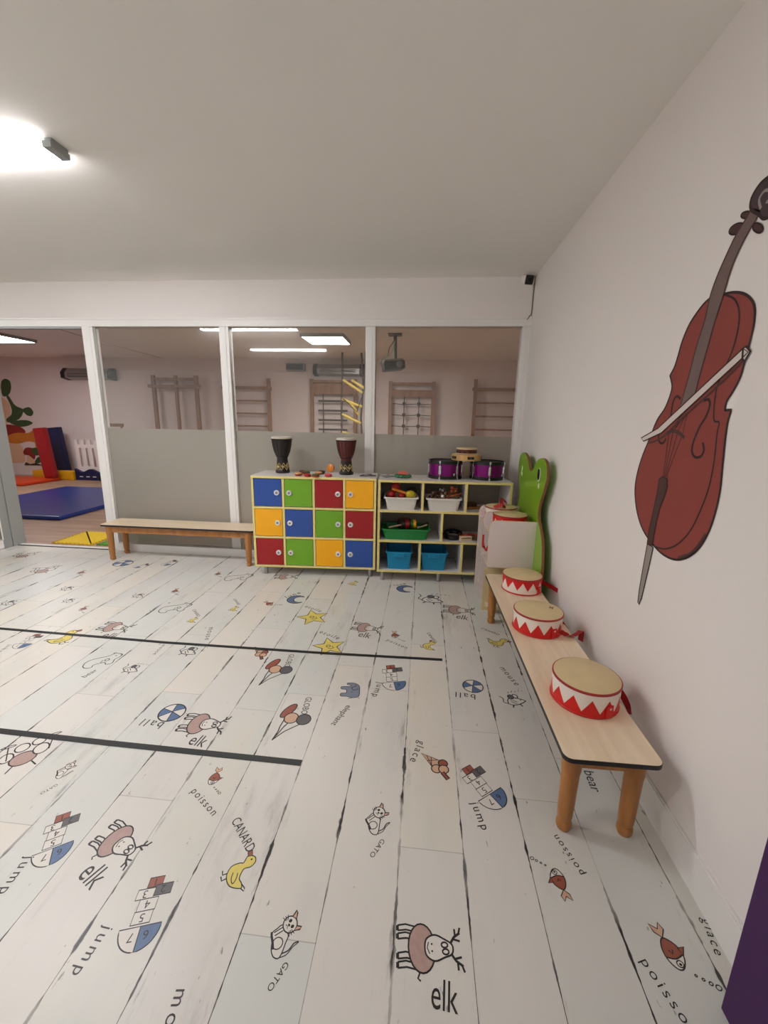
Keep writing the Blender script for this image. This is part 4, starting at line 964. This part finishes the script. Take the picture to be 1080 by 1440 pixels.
ep = [cw(u, v) for u, v in ((294, 1182), (313, 1192), (298, 1260), (276, 1352), (268, 1372), (264, 1366), (268, 1330), (280, 1260))]
b = MB(); mpoly(b, ep, m_grey, .0006); mline(b, ep, .006, m_cline, .0016, True); b.build('endpin', mur)
bw = [cw(u, v) for u, v in ((284, 856), (276, 846), (330, 815), (600, 562), (616, 574), (590, 600), (340, 830))]
b = MB(); mpoly(b, bw, m_bow, .0024); mline(b, bw, .005, m_cline, .0034, True)
mline(b, C([(300, 862), (345, 842), (420, 770), (520, 680), (600, 600)]), .008, m_cdark, .0026)
mpoly(b, [cw(u, v) for u, v in ((600, 562), (611, 556), (623, 572), (606, 602), (598, 596))], m_bow, .0025); mline(b, [cw(u, v) for u, v in ((600, 562), (611, 556), (623, 572), (606, 602), (598, 596))], .008, m_cline, .0036, True)
b.build('bow', mur)

# ------------------------------------------------------------------ play room behind the glass
def wallbars(label, x0, x1, kind, z1=2.28, z0=.25):
    w = x1-x0; t = thing('wall_bars', label, 'wall bars', ((x0+x1)/2, YF, 0), 0, 'wall bars in the play room')
    for x in (-w/2, w/2-.07) + ((-.0,) if kind == 'post' else ()):
        b = MB(); b.box(x, x+(.07 if x else .05), -.17, -.10, z0, z1+.05, m_farwood)
        b.box(x+.015, x+.055, -.10, 0, z0+.3, z0+.36, m_farwood); b.box(x+.015, x+.055, -.10, 0, z1-.2, z1-.14, m_farwood); b.build('post', t)
    def rail(z, h, y=-.15, d=.04, nm='rail', ex=0):
        b = MB(); b.box(-w/2+.07-ex, w/2-.07+ex, y, y+d, z, z+h, m_farwood); b.build(nm, t)
    def rung(z):
        b = MB(); b.tube([(-w/2+.06, -.135, z), (w/2-.06, -.135, z)], .018, m_farwood, 10); b.build('rung', t)
    if kind == 'post': rail(z1-.06, .06); rail(z1-.22, .07, -.2, .03, ex=.14)
    if kind == 'rungs':
        rail(z1-.18, .06, -.19, .05, ex=.1)
        for k in range(7): rung(z1-.42-.27*k)
    if kind in ('net', 'ropes'):
        rail(z1-.02, .05); rail(z1-.26, .22 if kind == 'ropes' else .14, -.16, .03)
        xs = (-.22, .18) if kind == 'ropes' else (-.16, .16)
        for x in xs:
            b = MB(); b.tube([(x*w*1.0, -.14, z1-.2), (x*w, -.14, z0)], .011, m_rope, 6); b.build('rope', t)
        for k in range(8):
            z = z1-.40-(.2 if kind == 'ropes' else .23)*k
            b = MB()
            if kind == 'ropes': b.tube([(-w*.33, -.14, z), (w*.30, -.14, z)], .02, m_rope, 8); b.build('rung', t)
            else: b.tube([(-w/2+.06, -.14, z), (-w*.16, -.14, z-.015), (w*.16, -.14, z), (w/2-.06, -.14, z-.01)], .009, m_rope, 6); b.build('rope', t)
            if kind == 'net':
                for x in xs:
                    b = MB(); b.lathe([(0, -.045), (.03, -.03), (.042, 0), (.03, .03), (0, .045)], m_rope, 12, Matrix.Translation((x*w, -.14, z))); b.build('knot', t)
    return t
wallbars('wooden wall frame with middle post behind left glass pane', -6.95, -5.89, 'post', 2.28)
wallbars('wooden wall ladder with plain rungs behind left edge of middle pane', -5.30, -4.26, 'rungs', 2.24)
wallbars('wooden wall frame with rope ladder and short rungs, middle pane', -3.38, -2.37, 'ropes', 2.24)
wallbars('wooden wall frame with knotted rope net behind right pane', -1.69, -.72, 'net', 2.21)
wallbars('wooden wall ladder at far right behind the right pane', .07, 1.03, 'rungs', 2.27)
# hanging yellow ladder
m_yr = mat('yellow_rung', (212, 186, 88), .5)
t = thing('rope_ladder', 'twisted hanging ladder with yellow rungs and dark ropes', 'rope ladder', (-2.33, 4.15, HC))
b = MB(); b.tube([(-.2, 0, 0), (-.2, 0, -.45), (-.22, .0, -1.0), (-.21, 0, -1.9)], .018, m_rope, 8); b.build('rope', t)
b = MB(); b.tube([(.16, .05, 0), (.2, .05, -.6), (.16, .05, -1.2), (.2, .05, -1.9)], .018, m_rope, 8); b.build('rope', t)
b = MB(); b.tube([(.26, -.1, -.0), (.24, -.1, -.7), (.1, -.1, -1.1), (-.18, -.05, -.85)], .012, m_rope, 8); b.build('rope', t)
for p, q in (((-.19, 0, -.50), (.19, .03, -.74)), ((-.02, .05, -.50), (.24, 0, -.66)), ((-.21, 0, -.86), (.18, .04, -1.0)), ((-.05, 0, -.92), (.12, .05, -1.16)), ((-.21, 0, -1.15), (.16, .04, -1.32)), ((-.21, 0, -1.5), (.17, .04, -1.6))):
    b = MB(); b.tube([p, q], .028, m_yr, 10); b.build('rung', t)
# infrared heaters
m_sil = mat('silver_heater', (156, 152, 150), .35, .5)
def heater(label, x0, x1, z0, z1):
    t = thing('wall_heater', label, 'heater', ((x0+x1)/2, YF, (z0+z1)/2), 0, 'wall heaters'); w = (x1-x0)/2; h = (z1-z0)/2
    b = MB(); b.prism([(-.04, -h), (-.2, -h*.7), (-.2, h*.2), (-.12, h), (-.04, h)], 2*w-.14, m_sil, frame=lambda u, v, q: (-w+.07+q, u, v)); b.build('housing', t)
    b = MB(); b.box(-w+.16, w-.16, -.205, -.198, -h*.6, h*.1, m_gun)
    b.tube([(-w+.2, -.215, -h*.25), (w-.2, -.215, -h*.25)], .012, m_sil, 8); b.build('reflector', t)
    for x in (-w, w-.09):
        b = MB(); b.prism([(-.03, -h*1.08), (-.21, -h*.75), (-.215, h*.25), (-.12, h*1.06), (-.03, h*1.06)], .09, m_black, frame=lambda u, v, q: (x+q, u, v)); part(b.build('end_cap', t), 'black end cap')
    b = MB(); b.box(-.3, -.24, -.05, 0, -.05, .05, m_alu); b.box(.24, .3, -.05, 0, -.05, .05, m_alu); b.build('bracket', t)
heater('silver and black infrared wall heater above the doorway view', -9.05, -7.85, 2.22, 2.46)
heater('silver and black infrared wall heater above rope ladder frame', -3.3, -2.22, 2.36, 2.59)
t = thing('wall_speaker', 'small dark grey box on far wall left of the heater', 'speaker', (-3.7, YF, 2.53))
b = MB(); b.box(-.2, .2, -.14, 0, -.075, .075, m_gun, bev=.01); b.build('housing', t)
b = MB(); b.box(-.18, .18, -.145, -.139, -.055, .055, m_black); b.build('grille', t)
# projector
t = thing('projector', 'black projector hanging from ceiling pole behind right pane', 'projector', (-1.40, 2.45, HC))
b = MB(); b.box(-.1, .1, -.08, .08, -.02, 0, m_black); b.build('ceiling_plate', t)
b = MB(); b.tube([(0, 0, -.02), (.01, 0, -.36)], .025, m_black, 12); b.build('pole', t)
T = Matrix.Translation((-.02, 0, -.45)) @ Matrix.Rotation(-.12, 4, 'Y') @ Matrix.Rotation(.25, 4, 'Z')
b = MB(); b.box(-.16, .16, -.13, .13, -.06, .06, m_black, T=T, bev=.015); b.box(-.14, .14, -.11, .11, .06, .085, m_gun, T=T); b.build('housing', t)
b = MB(); b.lathe([(.045, 0), (.045, .03), (.035, .035)], m_gun, 18, T @ Matrix.Translation((.07, -.13, 0)) @ Matrix.Rotation(PI/2, 4, 'X')); b.build('lens', t)
b = MB(); b.tube(spline([(0, .03, -.06), (-.09, .03, -.2), (-.1, .0, -.3), (-.19, 0, -.36), (-.2, 0, -.44), (-.16, 0, -.46)], 4), .008, m_rope, 6)
b.tube(spline([(.0, -.03, -.1), (-.05, -.03, -.28), (-.14, -.03, -.34), (-.23, -.03, -.42), (-.15, -.03, -.44)], 4), .007, m_alu, 6); b.build('cable', t)
# mats and soft play
m_mblue = mat('mat_blue', (22, 50, 124), .32, noise=.06, nscale=3); m_mred = mat('mat_red', (150, 16, 26), .4); m_morange = mat('mat_orange', (206, 66, 24), .4); m_myel = mat('mat_yellow', (216, 160, 24), .45); m_navy = mat('navy', (14, 24, 70), .4)
def soft(name, label, cat, x0, x1, y0, y1, z0, z1, m, rz=0, rot=None):
    t = thing(name, label, cat, ((x0+x1)/2, (y0+y1)/2, z0), rz, rot=rot); w, d, h = (x1-x0)/2, (y1-y0)/2, z1-z0
    b = MB(); b.box(-w, w, -d, d, 0, h, m, bev=min(.02, h*.3)); b.build('cushion', t)
    b = MB(); b.tube([(-w, -d, h*.5), (w, -d, h*.5), (w, d, h*.5), (-w, d, h*.5)], .006, m, 6, closed=True); b.build('seam', t)
    return t
soft('gym_mat', 'large shiny blue gym mat lying flat on play room floor', 'mat', -7.95, -5.93, 1.06, 3.4, 0, .06, m_mblue)
soft('gym_mat', 'orange red gym mat lying flat by the far wall', 'mat', -10.7, -9.0, 3.5, 4.4, 0, .07, m_morange)
soft('foam_block', 'yellow foam block on the floor behind red pad', 'foam block', -9.75, -8.75, 4.47, 4.66, 0, .2, m_myel)
t = soft('gym_pad', 'tall red upright pad leaning beside the blue one', 'mat', -9.2, -8.95, 4.2, 4.32, .08, 1.16, m_mred, rot=(-.0, -.1, 0))
t = soft('gym_pad', 'tall blue upright pad leaning behind the red one', 'mat', -9.36, -9.06, 4.7, 4.82, .0, 1.16, m_navy, rot=(0, -.1, 0))
# puzzle mats: jigsaw edged tiles
m_pz_y = mat('puzzle_yellow', (226, 190, 26), .7); m_pz_g = mat('puzzle_green', (84, 150, 44), .7)
def puzzle(label, x, y, m, rz, S=.6):
    t = thing('puzzle_mat', label, 'play mat', (x, y, 0), rz, 'foam puzzle tiles')
    pts = []; N_ = 10
    for (ax, ay), (bx, by) in (((0, 0), (S, 0)), ((S, 0), (S, S)), ((S, S), (0, S)), ((0, S), (0, 0))):
        for k in range(N_):
            for f, dpt in ((.1, 0), (.3, .03), (.5, .03), (.7, 0)):
                q = (k+f)/N_; nx, ny = (by-ay)/S, -(bx-ax)/S
                pts.append((ax+(bx-ax)*q-nx*dpt, ay+(by-ay)*q-ny*dpt))
    b = MB(); b.prism(pts, .012, m, frame=lambda u, v, w: (u, v, w)); b.build('tile', t)
puzzle('yellow foam puzzle tile on floor inside the doorway', -5.13, .09, m_pz_y, 0, .5)
puzzle('green foam puzzle tile right of the yellow tile, near doorway', -4.58, .09, m_pz_g, 0, .5)
puzzle('green foam puzzle tile behind the yellow tile', -4.80, .64, m_pz_g, 0, .5)
# white play fence
m_fence = mat('white_play_fence', (226, 216, 214), .4)
t = thing('play_fence', 'white slatted play fence with blue wavy base by far wall', 'play fence', (-7.9, 4.62, 0))
b = MB(); FW = .78
for k in range(11):
    x = -FW+k*2*FW/10; b.box(x-.045, x+.045, -.02, .02, .2, .80, m_fence)
    b.box(x-.05, x+.02, -.02, .02, .80, .9, m_fence)
b.box(-FW-.05, FW+.05, -.022, .022, .72, .80, m_fence); b.box(-FW-.05, FW+.05, -.022, .022, .16, .3, m_fence); b.build('slats', t)
wave = [(-FW-.08, 0)]+[(FW+.08, 0)]+[(FW+.08-(2*FW+.16)*k/48, .22+.035*math.sin(k*.55)) for k in range(49)]
b = MB(); b.prism(wave, .06, m_navy, frame=lambda u, v, w: (u, -.085+w, v))
for k in range(10): b.box(-.75+k*.16, -.67+k*.16, -.088, -.084, .07, .09, m_fence)
part(b.build('wave_base', t), 'navy blue wavy base with white dashes')
t = thing('push_toy', 'black push toy frame leaning by the white fence', 'toy', (-7.78, 4.3, 0))
b = MB(); b.tube([(-.1, 0, .05), (0, 0, .45), (.05, 0, .9)], .03, m_black, 8); b.tube([(.2, 0, .05), (.05, 0, .5)], .03, m_black, 8); b.build('frame', t)
for x in (-.1, .2):
    b = MB(); b.lathe([(0, -.03), (.09, -.03), (.1, 0), (.09, .03), (0, .03)], m_black, 16, Matrix.Translation((x, 0, .1)) @ Matrix.Rotation(PI/2, 4, 'X')); b.build('wheel', t)
t = thing('easel', 'small brown wooden easel frame above the white fence', 'easel', (-8.0, 4.85, 0))
b = MB(); b.tube([(-.42, -.06, 0), (-.22, 0, 1.25)], .022, m_farwood, 6); b.tube([(.4, -.06, 0), (.25, 0, 1.25)], .022, m_farwood, 6); b.build('leg', t)
b = MB(); b.box(-.26, .3, -.03, .02, 1.2, 1.27, m_farwood); b.build('crossbar', t)
# painted plants on the far wall (plain leaves, flowers and mushrooms)
mur2 = thing('plant_mural', 'painted green stalks, orange flowers and mushrooms on far wall', 'mural', (-10.0, YF, .2))
def far(px, py): p = at(px, py, 'y', YF); return (p.x+10.0, p.z-.2)
def fpoly(nm, pts, m, o):
    b = MB(); b.prism([far(520*0+x/6.75, 520+y/6.75) for x, y in pts], .002, m, frame=lambda u, v, w: (u, -.001*o-w, v)); return b.build(nm, mur2)
g1 = mat('mural_green', (60, 82, 44), .7, noise=.15, nscale=6); g2_ = mat('mural_red', (140, 36, 28), .7); g3 = mat('mural_orange', (196, 120, 36), .7, noise=.15, nscale=8); g4 = mat('mural_cream', (212, 178, 148), .7); g5 = mat('mural_dark', (50, 40, 30), .7)
fpoly('leaf', spline([(30, 250), (10, 180), (15, 110), (50, 85), (95, 110), (105, 180), (80, 240)], 4, True), g1, 1)
fpoly('stem', spline([(60, 250), (85, 250), (130, 320), (165, 350), (220, 375), (215, 420), (190, 460), (140, 490), (80, 500), (60, 470), (110, 420), (105, 350)], 4, True), g1, 2)
fpoly('leaf', spline([(215, 380), (260, 355), (295, 365), (318, 405), (300, 438), (255, 430)], 4, True), g1, 3)
fpoly('leaf', spline([(100, 500), (180, 480), (260, 480), (312, 505), (270, 530), (200, 542), (130, 520)], 4, True), g1, 4)
fpoly('stem', spline([(-60, 600), (-40, 300), (30, 270), (90, 330), (100, 420), (70, 470), (60, 600)], 4, True), g4, 0)
fpoly('mushroom_cap', spline([(-80, 640), (-40, 540), (80, 520), (190, 540), (245, 590), (180, 620), (60, 640)], 4, True), g2_, 5)
fpoly('flower', spline([(60, 640), (150, 600), (270, 600), (320, 570), (360, 600), (410, 650), (400, 700), (395, 750), (345, 745), (330, 690), (260, 680), (180, 700), (90, 690)], 4, True), g3, 6)
fpoly('mushroom_stem', spline([(-60, 690), (120, 700), (200, 710), (230, 800), (220, 880), (-40, 860)], 3, True), g4, 3)
fpoly('mushroom_cap', spline([(225, 775), (250, 740), (310, 745), (335, 800), (330, 850), (280, 815), (235, 805)], 4, True), g2_, 7)
fpoly('leaf', spline([(300, 750), (350, 740), (400, 770), (425, 795), (380, 812), (325, 805)], 4, True), g1, 8)
fpoly('leaf', spline([(335, 870), (370, 825), (440, 830), (400, 870), (350, 890)], 4, True), g1, 8)
fpoly('mushroom_stem', spline([(260, 820), (320, 840), (330, 890), (270, 895)], 4, True), g4, 6)
fpoly('grass', [(235, 905), (250, 875), (290, 895), (340, 885), (420, 908)], g5, 9)
